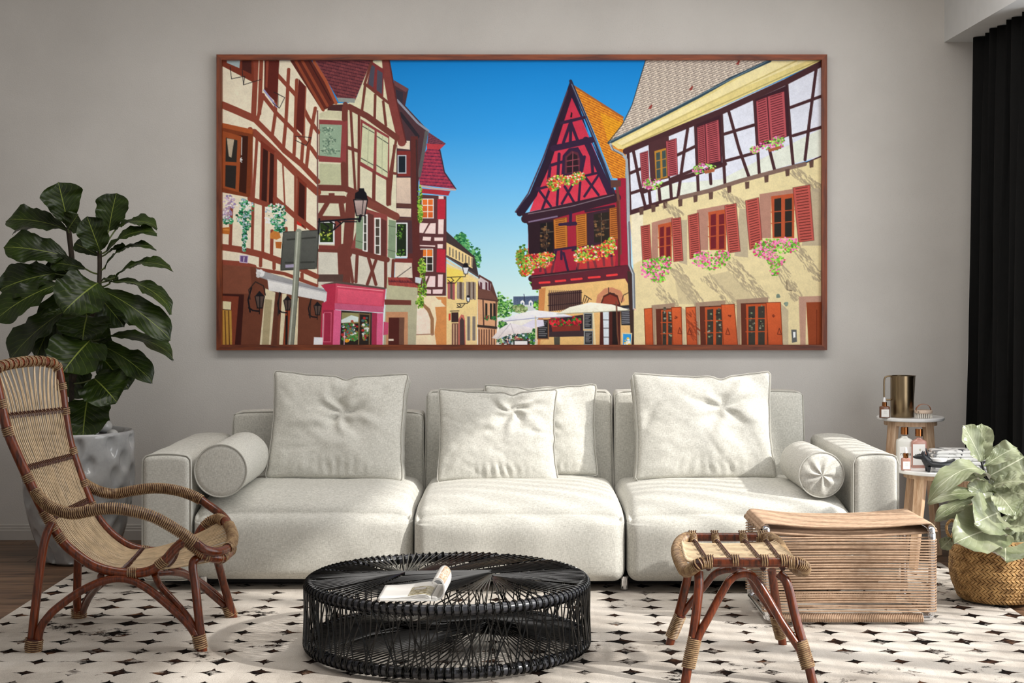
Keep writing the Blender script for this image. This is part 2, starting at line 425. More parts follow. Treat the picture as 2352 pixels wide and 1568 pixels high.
def edge_loop(c, half, r, fn, axis, sgn, inset=.0, n=60):
    """piping line that follows one face edge of a softbox"""
    hx, hy, hz = half; ax = axis; u, w = (ax + 1) % 3, (ax + 2) % 3; H = (hx, hy, hz); pts = []
    hu, hw = H[u], H[w]; per = []
    cr = r * .95
    for k in range(n):
        a = 2 * pi * k / n
        # rounded rectangle
        du, dw = cos(a), sin(a); t = min((hu) / max(abs(du), 1e-6), (hw) / max(abs(dw), 1e-6))
        x, z = du * t, dw * t
        kx = max(-(hu - cr), min(hu - cr, x)); kz = max(-(hw - cr), min(hw - cr, z)); d = Vector((x - kx, z - kz))
        if d.length > cr: d = d.normalized() * cr
        p = [0, 0, 0]; q = [0, 0, 0]; q[ax] = sgn * (H[ax] - inset); q[u] = kx + d.x; q[w] = kz + d.y
        for i in range(3): p[i] = q[i] / H[i]
        p[ax] = sgn
        q = Vector(q)
        if fn: q = fn(q, p)
        pts.append(Vector(c) + q)
    return pts
s1, *_ = seat(-1.378, -.444, -1.385, 1); s2, *_ = seat(-.440, .452, -1.43, 12); s3, *_ = seat(.456, 1.415, -1.43, 23)
def arm(x0, x1):
    c = Vector(((x0 + x1) / 2, -.885, .314)); half = ((x1 - x0) / 2, .49, .262)
    def fn(q, p): return q + Vector((0, 0, .010 * (1 - p[0] ** 2) * (p[2] > .7) + .003 * nz3(q, 5, x0)))
    mb = MB(); softbox(mb, c, half, .026, 12, fn); a = mb.build('armrest', 'fabric', sofa, origin=c, sharp=180)
    MB().tube(edge_loop(c, half, .026, fn, 1, -1, .010, 96), .0032, 5, True).build('piping', 'piping', a)
arm(-1.590, -1.384); arm(1.418, 1.608)
def back(x0, x1, top, lean=.02):
    c = Vector(((x0 + x1) / 2, -.44, (top + .06) / 2)); half = ((x1 - x0) / 2, .10, (top - .06) / 2)
    def fn(q, p):
        q = q + Vector((0, .03 * p[2], 0)); q.x *= 1 - .012 * p[2]
        return q + Vector((0, 0, .006 * (1 - p[0] ** 4) * (p[2] > .7)))
    mb = MB(); softbox(mb, c, half, .022, 10, fn); b = mb.build('backrest', 'fabric', sofa, origin=c, sharp=180)
    MB().tube(edge_loop(c, half, .022, fn, 1, -1, .008, 96), .0028, 5, True).build('piping', 'piping', b)
back(-1.372, -.450, .690); back(-.444, .452, .790); back(.458, 1.372, .790)
MB().box((-1.52, -1.25, .02), (1.55, -.36, .052)).build('plinth', 'black', sofa, smooth=False)
for fx in (-1.33, -.45, .45, 1.36):
    for fy in (-1.36, -.45): MB().lathe([(.018, .0), (.018, .055)], (fx, fy, .014), 12).build('foot', 'chrome', sofa)
# ------------------------------------------------------------------ pillows
def pillow(name, label, cx, cy, zb, w, h, t, lean, yaw, seed, chop=(.1, .45), cdepth=.03, roll=0.0, wr=1.0, group='loose square pillows on the sofa'):
    half = (w / 2, t / 2, h / 2)
    rnd = random.Random(seed); cxp, czp = chop
    pf = [(rnd.uniform(-1, 1), rnd.uniform(-.9, .9), rnd.uniform(0, pi), rnd.uniform(.5, 1)) for _ in range(9)]
    def fn(q, p):
        u, v, d = p[0], p[2], p[1]
        bul = (1 - abs(u) ** 2.6) * (1 - abs(v) ** 2.6)
        y = q.y * (.56 + .60 * bul ** .6)
        x = q.x * (1 - .06 * (1 - v * v) + .012 * nz3((u, v, 0), 2.5, seed)); z = q.z * (1 - .085 * (1 - u * u) * (1 if v > 0 else .25))
        x += .0025 * nz3((u, v, 3), 6, seed)
        z += .003 * nz3((u, v, 7), 5, seed) * max(0, v) - cdepth * .55 * math.exp(-((u - cxp) / .10) ** 2) * max(0, v) ** 4
        if d < 0:
            du, dv = u - cxp, v - czp; r = sqrt(du * du + dv * dv) + 1e-4; an = math.atan2(dv, du)
            dep = cdepth * math.exp(-(r / .33) ** 2)
            rad = .015 * wr * math.exp(-(r / .55) ** 2) * sin(an * 5 + nz3((u, v, 0), 3, seed) * 3) * min(1, r * 5)
            val = .018 * wr * math.exp(-(du / .09) ** 2) * max(0, dv) * bul
            cre = 0
            for (a, b, an2, s) in pf:
                l = (u - a) * cos(an2) + (v - b) * sin(an2); m = -(u - a) * sin(an2) + (v - b) * cos(an2)
                cre += .0075 * wr * s * math.exp(-(m / .05) ** 2 - (l / .35) ** 2)
            low = .006 * wr * sin(u * 46 + 3 * nz3((u, v, 0), 3, seed)) * math.exp(-((v + .80) / .16) ** 2) * math.exp(-((u - .05) / .4) ** 2)
            nn = .010 * nz3((u * 1.4, v * 1.4, 0), 1.3, seed) + .003 * nz3((u, v, 0), 7, seed + 3) * wr
            y += (dep + rad + val + cre + low + nn) * min(1, bul * 3)
        return Vector((x, y, z))
    rot = Matrix.Rotation(yaw, 3, 'Z') @ Matrix.Rotation(-lean, 3, 'X') @ Matrix.Rotation(roll, 3, 'Y')
    c = Vector((cx, cy, zb + h / 2 * cos(lean)))
    mb = MB(); softbox(mb, c, half, .022, 52, fn, 0, rot); pl = mb.build(name, 'fabric', None, origin=c, sharp=180)
    tag(pl, label, 'pillow', group)
    for sg in (-1, 1):
        L = edge_loop((0, 0, 0), half, .022, fn, 1, sg, .004, 120)
        MB().tube([c + rot @ (q * 1.002) for q in L], .0026, 5, True).build('piping', 'piping', pl)
    return pl
pillow('pillow', 'large light grey square pillow with creases on the left sofa seat, beside the left bolster', -.835, -.700, .390, .640, .515, .19, R(17), R(-2), 11, (.08, .22), .034, R(1.2))
pillow('pillow', 'white square pillow standing in front of another on the middle sofa seat', -.096, -.735, .385, .560, .440, .17, R(15), R(0), 32, (.25, .55), .028, 0)
pillow('pillow', 'grey square pillow half hidden behind the front pillow on the middle sofa seat', .105, -.575, .395, .540, .440, .14, R(11), R(3), 47, (-.2, .3), .02, 0)
pillow('pillow', 'large bright white wrinkled pillow on the right sofa seat, beside the right bolster', .860, -.700, .392, .655, .508, .19, R(15), R(1), 58, (.28, .35), .032, R(-.5))
def bolster(label, x, z, y0, y1, r, seed, dome):
    y0, y1 = min(y0, y1), max(y0, y1); L = y1 - y0; prof = []
    for k in range(7): prof.append((r * k / 6 * .97, -dome * (1 - (k / 6) ** 2)))
    prof += [(r, .006), (r, .02)] + [(r * (1 + .008 * sin(k * 1.3 + seed)), .02 + (L - .04) * k / 20) for k in range(21)] + [(r, L - .01), (r * .96, L), (0.001, L + dome * .5)]
    mb = MB(); mb.lathe([(max(a, .001), b) for a, b in prof], (0, 0, 0), 64, fn=lambda a, zz, rr: rr * (1 + (.02 * nz3((cos(a), sin(a), zz * 6), 2.2, seed) if rr > r * .5 else .0)))
    if dome > .01:
        for i, v in enumerate(mb.v):
            if v.z < .004:
                rr = sqrt(v.x ** 2 + v.y ** 2) / r; a = math.atan2(v.y, v.x)
                v.z += .004 * sin(a * 7 + nz3(v, 20, seed) * 2) * min(1, rr * 2.5) * (1 - rr) * 2.5
    Rm = Matrix.Rotation(-pi / 2, 3, 'X'); o = Vector((x, y0, z)); mb.v = [o + Rm @ v for v in mb.v]
    b = mb.build('bolster_pillow', 'fabric', None, origin=o, sharp=60)
    tag(b, label, 'pillow', 'round bolsters at the sofa arms')
    MB().tube([o + Vector((r * 1.0 * cos(a), 0, r * 1.0 * sin(a))) for a in [2 * pi * k / 48 for k in range(48)]], .0032, 5, True).build('piping', 'piping', b)
bolster('cylindrical off-white bolster lying by the left sofa arm, flat round end forward', -1.262, .512, -1.345, -.76, .111, 3, .003)
bolster('cylindrical white bolster lying by the right sofa arm, bulging gathered end forward', 1.292, .492, -1.32, -.84, .096, 9, .022)
# ------------------------------------------------------------------ rattan lounge chair
DN, DF = 5.42, 5.85
lc = thing('lounge_chair', 'curved rattan lounge chair with cane strand seat in front of the tall plant', 'chair', W(270, 1500, 5.365) * Vector((1, 1, 0)).length if False else Vector((-1.4, -2.2, .016)))
def Wl(L, D=None): return [W(p[0], p[1], p[2] if len(p) > 2 else D) for p in L]
NEAR = [(-12, 858), (-4, 900), (8, 955), (21, 1000), (38, 1040), (57, 1082), (80, 1132), (105, 1180), (131, 1224), (160, 1260), (212, 1297), (264, 1313), (314, 1316), (350, 1308), (380, 1285), (406, 1256)]
FAR = [(136, 858), (143, 900), (147, 935), (152, 970), (158, 1005), (167, 1040), (183, 1088), (201, 1137), (221, 1183), (248, 1218), (283, 1246), (318, 1261), (355, 1266), (395, 1263), (425, 1252), (449, 1237)]
NP, FP_ = Wl(NEAR, DN), Wl(FAR, DF)
loop = FP_[::-1][:0] + [NP[i] for i in range(len(NP))]
front = Wl([(429, 1243, 5.42), (449, 1258, 5.42), (474, 1275, 5.42), (508, 1281, 5.46), (530, 1262, 5.56), (531, 1228, 5.68), (520, 1200, 5.78), (503, 1190, 5.84), (482, 1197, 5.85), (463, 1215, 5.85)])
top = Wl([(128, 838, 5.84), (108, 831, 5.78), (80, 829, 5.72), (45, 832, 5.60), (12, 838, 5.50), (-6, 845, 5.44)])
frame_loop = spline(NP + front + FP_[::-1] + top, 7, True)
MB().tube(frame_loop, .0175, 10, True).build('seat_frame', 'rattan', lc)
armloop = spline(Wl([(82, 1128, 5.41), (91, 1143, 5.39), (117, 1165, 5.36), (164, 1179, 5.34), (205, 1173, 5.33), (255, 1167, 5.33), (308, 1174, 5.34), (358, 1189, 5.35), (411, 1220, 5.37), (446, 1244, 5.38), (472, 1262, 5.39), (500, 1267, 5.43), (525, 1257, 5.52), (535, 1235, 5.63), (527, 1208, 5.75), (512, 1185, 5.84), (479, 1160, 5.89), (443, 1138, 5.91), (396, 1124, 5.92), (347, 1121, 5.93), (297, 1128, 5.93), (264, 1134, 5.93), (231, 1129, 5.91), (198, 1113, 5.88), (181, 1098, 5.86)]), 8)
ar = MB().tube(armloop, .0165, 10).build('arm_loop', 'rattan', lc)
for a, b, mt in ((0, .36, 'cane_wrap'), (.455, .60, 'cane_wrap'), (.72, 1, 'cane_wrap')):
    P = sub(armloop, a, b, 60); MB().tube(P, .0185, 8, mi=0).coil(P, .0195, .0025, .0074, 5, 10, mi=1).build('cane_wrapping', ['cane_dark', mt], ar)
def leg(L, D=None, r=.0155, taper=1.0, name='leg', par=None, mat='rattan'):
    P = spline(Wl(L, D), 8); n = len(P); return MB().tube(P, [r * (1 + (taper - 1) * i / (n - 1)) for i in range(n)], 10).build(name, mat, par or lc)
def wrapc(P, r, par, pitch=.0074, wr=.0024, mats=('cane_dark', 'cane_wrap'), name='cane_wrapping'):
    return MB().tube(P, r - .001, 8).coil(P, r + .0005, wr, pitch, 5, 10, mi=1).build(name, list(mats), par)
nf = 5.37
l1 = leg([(119, 1200, 5.41), (104, 1236, 5.39), (93, 1298, 5.38), (79, 1413, 5.37), (69, 1500, 5.365)])
b1 = leg([(84, 1500, 5.36), (92, 1446, 5.36), (110, 1417, 5.36), (132, 1395, 5.37), (182, 1359, 5.38), (231, 1336, 5.40), (271, 1328, 5.41), (307, 1334, 5.41), (347, 1357, 5.40), (396, 1398, 5.38), (433, 1434, 5.37), (456, 1470, 5.365), (462, 1497, 5.365)], name='arched_brace', r=.0145)
l2 = leg([(470, 1279, 5.46), (450, 1284, 5.42), (443, 1300, 5.41), (449, 1347, 5.39), (458, 1430, 5.37), (467, 1500, 5.365)])
l3 = leg([(180, 1262, 5.86), (178, 1320, 5.88), (177, 1380, 5.89), (179, 1424, 5.90)])
b2 = leg([(187, 1424, 5.92), (192, 1396, 5.92), (207, 1366, 5.91), (240, 1335, 5.89), (290, 1308, 5.88), (345, 1298, 5.87), (396, 1306, 5.87), (440, 1325, 5.88), (480, 1352, 5.90), (515, 1385, 5.92), (531, 1412, 5.92)], name='arched_brace', r=.0145)
l4 = leg([(498, 1283, 5.80), (503, 1300, 5.84), (515, 1345, 5.88), (538, 1423, 5.92)])
leg([(355, 1318, 5.42), (368, 1345, 5.45), (396, 1376, 5.42), (430, 1415, 5.38), (452, 1452, 5.372)], name='diagonal_brace', r=.0125)
leg([(357, 1316, 5.6), (395, 1314, 5.65), (430, 1322, 5.75), (470, 1352, 5.85), (515, 1390, 5.91)], name='diagonal_brace', r=.0125)
leg([(232, 1322, 5.42), (225, 1345, 5.55), (205, 1372, 5.75), (190, 1405, 5.88)], name='diagonal_brace', r=.0125)
MB().tube(Wl([(290, 1323, 5.42), (300, 1295, 5.64), (318, 1268, 5.86)]), .012, 8).build('cross_bar', 'rattan', lc)
wrapc(Wl([(79, 1466, 5.362), (76, 1494, 5.362)]), .030, lc, .007); wrapc(Wl([(456, 1456, 5.366), (462, 1488, 5.364)]), .023, lc, .007)
wrapc(Wl([(181, 1398, 5.91), (182, 1424, 5.91)]), .028, lc, .007); wrapc(Wl([(522, 1388, 5.915), (532, 1414, 5.92)]), .023, lc, .007)
# bindings along the rails
def ringset(P, at, n, r, par, mats=('cane_dark', 'cane_wrap')):
    Q = resample(P, 400); i = int(at * 399); d = (Q[min(i + 2, 399)] - Q[max(i - 2, 0)]).normalized(); L = .0068 * n
    wrapc([Q[i] - d * L / 2, Q[i], Q[i] + d * L / 2], r, par, .0068, .0022, mats)
NR, FR = spline(NP, 8), spline(FP_, 8)
for a in (.10, .19, .35, .50, .565, .83, .93): ringset(NR, a, 5 if a != .5 else 12, .0190, lc)
for a in (.05, .145, .30, .43, .52, .80): ringset(FR, a, 4, .0190, lc)
wrapc(sub(front, .0, .42, 30), .0195, lc); wrapc(sub(front, .78, .98, 16), .0195, lc)
tr_ = spline([FP_[0]] + top + [NP[0]], 8)
for k in range(13):
    ringset(tr_, .06 + .88 * k / 12, 3, .0190, lc)
# cane strands
NN, NFm = resample(NR, 200), resample(FR, 200)
fr_r = resample(spline(front, 8), 101)
NS = 30
def strand_pt(t, s, lift=0):
    i = min(199, s * 199); a = int(i); f = i - a; b = min(199, a + 1)
    p = NN[a].lerp(NN[b], f); q = NFm[a].lerp(NFm[b], f)
    return p.lerp(q, t)
strands = []
for k in range(NS):
    t = .035 + .93 * k / (NS - 1); tc = .035 + .93 * ((k // 2) * 2 + .5) / (NS - 1)
    pts = []
    topc = strand_pt(tc, 0) ; i = int((1 - tc) * (len(tr_) - 1)); topc = tr_[max(0, min(len(tr_) - 1, i))]
    tpm = (.5 * (t + tc))
    e = fr_r[int(22 + 64 * t)]
    for j in range(34):
        s = .02 + j / 33 * .93
        m = min(1, max(0, (s - .04) / .16)); tt = tc * (1 - m) + t * m + (0.008 if k % 2 else -.008) * (1 - m)
        p = strand_pt(tt, s); w_ = 4 * t * (1 - t)
        u_ = min(1, s / .1); p = topc.lerp(p, min(1, .15 + u_)) if s < .1 else p
        if s > .74: g = (s - .74) / .21; p = p.lerp(e, g * g * (3 - 2 * g) * 1.0)
        pts.append(p + Vector((0, 0, -.006)) + Vector((.0015 * noise.noise(Vector((k, s * 6, 0))), .002 * noise.noise(Vector((k, s * 5, 9))), 0)))
    P = spline(pts, 3); strands.append(P); P = [topc + Vector((0, 0, -.004)), topc.lerp(P[0], .5)] + P if False else [topc] + P
    MB().tube(P, .0029, 6).build('cane_strand', 'cane', lc)
# dark woven bands over the strands
def band(idx, two=True):
    mb = MB()
    for k in range(NS - 1):
        a, b = strands[k][min(idx, len(strands[k]) - 1)], strands[k + 1][min(idx, len(strands[k]) - 1)]
        d = (strands[k][min(idx + 3, len(strands[k]) - 1)] - strands[k][max(idx - 3, 0)]).normalized(); n = d.cross(b - a).normalized()
        if n.x < 0: n = -n
        for sg in (-1, 1):
            mb.tube([a + n * .0055 + d * sg * .011, (a + b) / 2 + n * .0065 + d * sg * .003, b + n * .0055 - d * sg * .001], .0021, 4)
            mb.tube([a - n * .0055 - d * sg * .009, b - n * .0055], .0021, 4)
    mb.build('cane_binding', 'cane_dark', lc)
for q in (12, 31, 50, 80, 86, 97): band(q)
# ------------------------------------------------------------------ rattan footstool
def fs(L): return [W(1500 + a / 3.36, 1150 + b / 3.36, d) for a, b, d in L]
st = thing('footstool', 'small rattan footstool with cane slat seat in front of the beige rope ottoman', 'stool', Vector((.74, -2.62, .016)))
lp = spline(fs([(460, 475, 4.93), (750, 475, 4.93), (1040, 475, 4.93), (1115, 482, 4.93), (1165, 508, 4.95), (1165, 540, 5.0), (1110, 525, 5.08), (1050, 460, 5.16), (1005, 395, 5.28), (968, 330, 5.38), (915, 292, 5.43), (850, 280, 5.45), (580, 280, 5.45), (320, 280, 5.45), (240, 292, 5.43), (192, 345, 5.35), (188, 415, 5.25), (215, 485, 5.12), (250, 540, 5.03), (290, 530, 4.97), (345, 492, 4.93), (395, 478, 4.93)]), 8, True)
MB().tube(lp, .0160, 10, True).build('seat_frame', 'rattan', st)
n_ = len(lp)
def lpr(a, b): return [lp[i % n_] for i in range(int(a * 8), int(b * 8) + 1)]
wrapc(lpr(2, 11.3), .0185, st, .0060, .0024); wrapc(lpr(13.3, 22.1), .0185, st, .0060, .0024)
side_r = resample(lpr(6, 10.5), 40); side_l = resample(lpr(18, 14), 2) if False else resample(list(reversed(lpr(14.4, 18.2))), 40)
NSL = 15
sl_pts = []
for k in range(NSL):
    f = .04 + .93 * k / (NSL - 1); a = side_l[int(f * 39)]; b = side_r[int(f * 39)]
    D0 = 5.0 + (5.38 - 5.0) * f; yy = CAMY + D0; z = .385
    xa = W(1500 + (258 - 45 * f ** .5 ) / 3.36, 0, D0).x; xb = W(1500 + (1115 - 175 * f) / 3.36, 0, D0).x
    P = [Vector((xa, yy, z + .012)), Vector((xa + .03, yy, z)), Vector(((xa + xb) / 2, yy, z - .004)), Vector((xb - .03, yy, z)), Vector((xb, yy, z + .010))]
    sl_pts.append((yy, xa, xb, z)); MB().tube(spline(P, 5), .0056, 8).build('cane_slat', 'cane', st)
for c1, c2 in ((435, 305), (635, 475), (860, 690), (1010, 855)):
    xa = W(1500 + c1 / 3.36, 0, 4.93).x; xb = W(1500 + c2 / 3.36, 0, 5.45).x; A = Vector((xa, CAMY + 4.93, .404)); B = Vector((xb, CAMY + 5.45, .400))
    mb = MB()
    for k in range(22):
        p = A.lerp(B, .12 + .80 * k / 21); p.z = .3915
        for sg in (-1, 1): mb.tube([p + Vector((sg * .0085, .010, .000)), p + Vector((0, -.003, .006))], .0017, 4)
    mb.tube([A.lerp(B, .05) + Vector((0, 0, -.03)), A.lerp(B, .5) + Vector((0, 0, -.028)), A.lerp(B, .95) + Vector((0, 0, -.028))], .009, 8)
    mb.build('cane_binding', 'cane_dark', st)
    for E, s_ in ((A, 1), (B, -1)):
        wrapc([E + Vector((-.012, 0, 0)), E + Vector((.012, 0, 0))], .0185, st)
        wrapc([E + Vector((0, s_ * .010, .004)), E + Vector((0, s_ * .045, -.016)), E + Vector((0, s_ * .07, -.022))], .012, st)
def sleg(L, name='leg', r=.0155):
    P = spline(fs(L), 8); return MB().tube(P, r, 10).build(name, 'rattan', st)
sleg([(352, 545, 4.97), (350, 700, 4.95), (315, 1000, 4.93), (240, 1446, 4.90)]); sleg([(965, 560, 4.97), (1035, 640, 4.96), (1100, 900, 4.94), (1170, 1150, 4.92), (1243, 1446, 4.90)])
sleg([(275, 545, 5.40), (215, 800, 5.43), (122, 1128, 5.465)]); sleg([(915, 530, 5.40), (945, 760, 5.43), (1003, 1124, 5.465)])
sleg([(292, 1250, 4.91), (345, 1060, 4.92), (430, 895, 4.93), (530, 710, 4.95), (600, 605, 4.96), (690, 562, 4.97), (770, 585, 4.97), (850, 690, 4.96), (990, 930, 4.94), (1110, 1110, 4.92), (1190, 1250, 4.91)], 'arched_brace', .0135)
sleg([(165, 970, 5.45), (240, 850, 5.44), (390, 665, 5.42), (480, 560, 5.40), (600, 530, 5.38), (720, 560, 5.40), (800, 690, 5.42), (915, 860, 5.44), (975, 980, 5.45)], 'arched_brace', .0130)
for L, r in (([(322, 1060, 4.925), (270, 1290, 4.91)], .0215), ([(1135, 1075, 4.925), (1200, 1290, 4.91)], .0215), ([(210, 880, 5.435), (140, 1050, 5.455)], .0205), ([(945, 880, 5.435), (990, 1050, 5.455)], .0205)):
    wrapc(fs(L), r, st, .0062, .0025)
# ------------------------------------------------------------------ rope ottoman
ot = thing('rope_ottoman', 'square beige rope ottoman on a chrome tube frame beside the right sofa arm', 'ottoman', Vector((1.26, -1.85, .016)))
ox0, ox1, oy0, oy1, oz0, oz1 = .945, 1.572, -2.020, -1.600, .034, .372
rt = .013
for yy in (oy0, oy1):
    P = [(ox0, yy, oz1 - .03), (ox0, yy, oz0 + .028)] ; 
    ring = spline([(ox0, yy, oz1 - .012), (ox0, yy, .2), (ox0, yy, oz0 + .03), (ox0 + .008, yy, oz0 + .008), (ox0 + .03, yy, oz0), (1.26, yy, oz0), (ox1 - .03, yy, oz0), (ox1 - .008, yy, oz0 + .008), (ox1, yy, oz0 + .03), (ox1, yy, .2), (ox1, yy, oz1 - .012)], 6)
    MB().tube(ring, rt, 12).build('frame_tube', 'chrome', ot)
for xx in (ox0, ox1):
    P = spline([(xx, oy0, oz1 - .04), (xx, oy0 + .004, oz1 - .016), (xx, oy0 + .03, oz1 - .002), (xx, -1.8, oz1 - .002), (xx, oy1 - .03, oz1 - .002), (xx, oy1 - .004, oz1 - .016), (xx, oy1, oz1 - .04)], 6)
    MB().tube(P, rt + .002, 12).build('frame_tube', 'chrome', ot)
rr = .0031
rn = random.Random(4)
for yy, sgn in ((oy0, -1), (oy1, 1)):
    N = 27
    for k in range(N):
        z = oz0 + .028 + (oz1 - .07 - oz0) * k / (N - 1); g = rn.uniform(-.003, .003); g2 = rn.uniform(-.003, .003)
        fy = sgn * (rt + rr); by = -fy
        L = [(ox0 - rt - rr, yy, z), (ox0 - .008, yy + fy * .8, z), (ox0 + .02, yy + fy * 1.05, z + g * .15), (1.1, yy + fy * .75 + .002 * g2 * 100 * .5, z + g * .8), (1.26, yy + fy * .45, z + g), (1.42, yy + fy * .75, z + g * .8 + g2 * .3), (ox1 - .02, yy + fy * 1.05, z + g * .15), (ox1 + .008, yy + fy * .8, z), (ox1 + rt + rr, yy, z + .002), (ox1 + .006, yy + by * .8, z + .006), (ox1 - .02, yy + by, z + .006), (1.26, yy + by * .5, z + .006 - g), (ox0 + .02, yy + by, z + .004), (ox0 - .006, yy + by * .8, z + .003)]
        MB().tube(spline(L, 3, True), rr * .95, 5, True).build('rope_strand', 'rope', ot)
N = 62
for k in range(N):
    y = oy0 + .026 + (oy1 - oy0 - .052) * k / (N - 1); f = k / (N - 1); g = rn.uniform(-.0035, .0035) + (.002 if k % 2 else -.002)
    sag = .016 + .006 * sin(f * 3) + rn.uniform(-.002, .002); zt = oz1 + rt + rr; zb = oz1 - rt - rr - .006
    L = [(ox0 - rt - rr, y, oz1), (ox0 - .008, y, zt - .005), (ox0 + .012, y, zt), (1.1, y + g * .7, zt - sag * .8), (1.26, y + g, zt - sag), (1.42, y + g * .7, zt - sag * .7), (ox1 - .012, y, zt), (ox1 + .008, y, zt - .005), (ox1 + rt + rr, y, oz1), (ox1, y, zb + .004), (1.26, y - g * 2, zb - .012), (ox0, y, zb + .004)]
    MB().tube(spline(L, 3, True), rr * 1.08, 5, True).build('rope_strand', 'rope', ot)
for yy in (oy0, oy1):
    MB().coil([(ox0 + .045, yy, oz0), (ox1 - .035, yy, oz0)], rt + .0025, .0031, .0066, 5, 8).build('rope_coil', 'rope', ot)
for xx in (ox0, ox1):
    MB().tube([(xx, oy0 + .01, oz0 + .002), (xx, oy1 - .01, oz0 + .002)], rt * .9, 10).build('frame_tube', 'chrome', ot)
# ------------------------------------------------------------------ round black cord coffee table
ct = thing('coffee_table', 'low round black cord coffee table on the rug in front of the sofa', 'table', Vector((-.251, CAMY + 5.415, .016)))
tc = Vector((-.251, CAMY + 5.415, 0)); RT, RB, ZT, ZB = .486, .488, .243, .040; tr2 = .0175
for rad, z, nm in ((RT, ZT, 'upper_ring'), (RB, ZB, 'lower_ring')):
    MB().tube([tc + Vector((rad * cos(a), rad * sin(a), z)) for a in [2 * pi * k / 120 for k in range(120)]], tr2, 14, True).build(nm, 'black_tube', ct)
rc = .0027; NW = 116; lw = MB(); rn = random.Random(12)
def onring(a, R_, z, rad=tr2 + rc): return tc + Vector(((R_ + rad) * cos(a), (R_ + rad) * sin(a), z))
for k in range(NW):
    a = 2 * pi * (k + .5) / NW
    for rad, z in ((RT, ZT), (RB, ZB)):
        for da in (-.0055, .0055):
            aa = a + da; c_ = tc + Vector((rad * cos(aa), rad * sin(aa), z)); er = Vector((cos(aa), sin(aa), 0))
            lw.tube([c_ + (er * cos(q) + Vector((0, 0, 1)) * sin(q)) * (tr2 + rc * .8) for q in [2 * pi * j / 12 for j in range(12)]], rc, 4, True)
lw.build('cord_loops', 'black_cord', ct, kind='stuff')
for k in range(NW):
    a = 2 * pi * (k + .5) / NW
    for s_ in (-1, 1):
        st_ = s_ * rn.choice((.4, .9, 1.4, 2.2, 3.4)) * 2 * pi / NW; b = a + st_; tt = rn.uniform(-.003, .003)
        off = .0015 if s_ > 0 else -.0035
        MB().tube([onring(a, RT, ZT - .004), onring(a + st_ * .5, (RT + RB) / 2 - .004 + off, (ZT + ZB) / 2), onring(b, RB, ZB + .004)], rc * .9, 5).build('side_cord', 'black_cord', ct)
FL = Vector((-.402, CAMY + 5.40, .262)); FRt = Vector((-.095, CAMY + 5.44, .262))
ntop = 0
for k in range(NW):
    if k % 8 == 5: continue
    a = 2 * pi * (k + .5) / NW; p = tc + Vector((RT * cos(a), RT * sin(a), ZT + tr2 + rc)); pe = onring(a, RT, ZT + .004)
    deg = math.degrees(a) % 360
    for foc, lo, hi in ((FL, -8, 232), (FRt, 172, 412)):
        d2 = deg if lo <= deg <= hi else deg + 360 if lo <= deg + 360 <= hi else deg - 360 if lo <= deg - 360 <= hi else None
        if d2 is None: continue
        for dj in (0.0,):
            q = tc + Vector((RT * cos(a + dj), RT * sin(a + dj), ZT + tr2 + rc * (2 if foc is FL else 1.2))); u = (d2 - lo) / (hi - lo)
            zf = foc + Vector((0, 0, -.014 + .030 * (u if foc is FL else 1 - u) * 1.0))
            MB().tube([onring(a + dj, RT, ZT + .006), q, zf], rc * (.9), 5).build('top_cord', 'black_cord', ct); ntop += 1
lw = MB()
for k in range(NW):
    a = 2 * pi * (k + .5) / NW
    for foc in (Vector((-.40, CAMY + 5.40, .075)), Vector((-.10, CAMY + 5.44, .075))):
        q = tc + Vector(((RB - .01) * cos(a), (RB - .01) * sin(a), ZB + .015)); side = (q - foc).x
        if foc.x < -.3 and 210 < math.degrees(a) < 340 or foc.x > -.3 and 30 < math.degrees(a) < 160: continue
        lw.tube([q, q.lerp(foc, .6) + Vector((0, 0, .012)), foc + Vector((rn.uniform(-.02, .02), rn.uniform(-.02, .02), rn.uniform(0, .03)))], rc, 4)
lw.build('lower_cord_web', 'black_cord', ct, kind='stuff')
# ------------------------------------------------------------------ magazine lying open on the table
MATS['page'] = plain('magazine_paper', 'e6e4e0', .45, var=.02, bstr=0)
MATS['page_edge'] = plain('paper_edge', 'c9c6c0', .8, var=.15, vscale=200, bstr=0, stretch=(1, 1, 6))
mg = thing('magazine', 'open magazine with photo pages lying on the black coffee table, right page curled', 'magazine', Vector((-.35, -2.75, .27)))
zb = ZT + tr2 + .012
def mp(u, v, h=0):   # u along x (0..1 left page), v depth
    x0 = -.457 + .006 * v; x1 = -.283 + .012 * v; return (x0 + (x1 - x0) * u, -2.855 + .225 * v, zb + h)
def left_page(k):
    def f(u, v): 
        h = .004 + .022 * (u ** 2.2) * (1 - u ** 9 * .9) * (1 - k * .12) - k * .0024
        return mp(u, v, h)
    return f
for k in range(4):
    sh = MB().grid(left_page(k), 18, 6).build('page', 'page', mg, origin=None, uv=True)
    m_ = sh.modifiers.new('s', 'SOLIDIFY'); m_.thickness = .0016; m_.offset = -1
def photo_mat(name, cols, sc):
    t = NT(name); v = t.coords('Generated', sc); c = t.ramp(t.noise(v, 4, 5, .7), [(.3, lin(cols[0])), (.45, lin(cols[1])), (.58, lin(cols[2])), (.7, lin(cols[3]))])
    t.L(c, t.b.inputs['Base Color']); t.b.inputs['Roughness'].default_value = .35; return t.m
MATS['photo_a'] = photo_mat('printed_garden_photo', ('3a3226', '8b7f55', 'c8c0a8', '6a6a50'), (1, 1, 1))
MATS['photo_b'] = photo_mat('printed_green_photo', ('7b8a3a', 'b98e6c', 'd9d2c6', '8a5c48'), (1, 2, 2))
MB().grid(lambda u, v: (lambda p: (p[0], p[1], p[2] + .0008))(left_page(0)(.56 + .42 * u, .03 + .62 * v)), 10, 4).build('printed_photo', 'photo_a', mg)
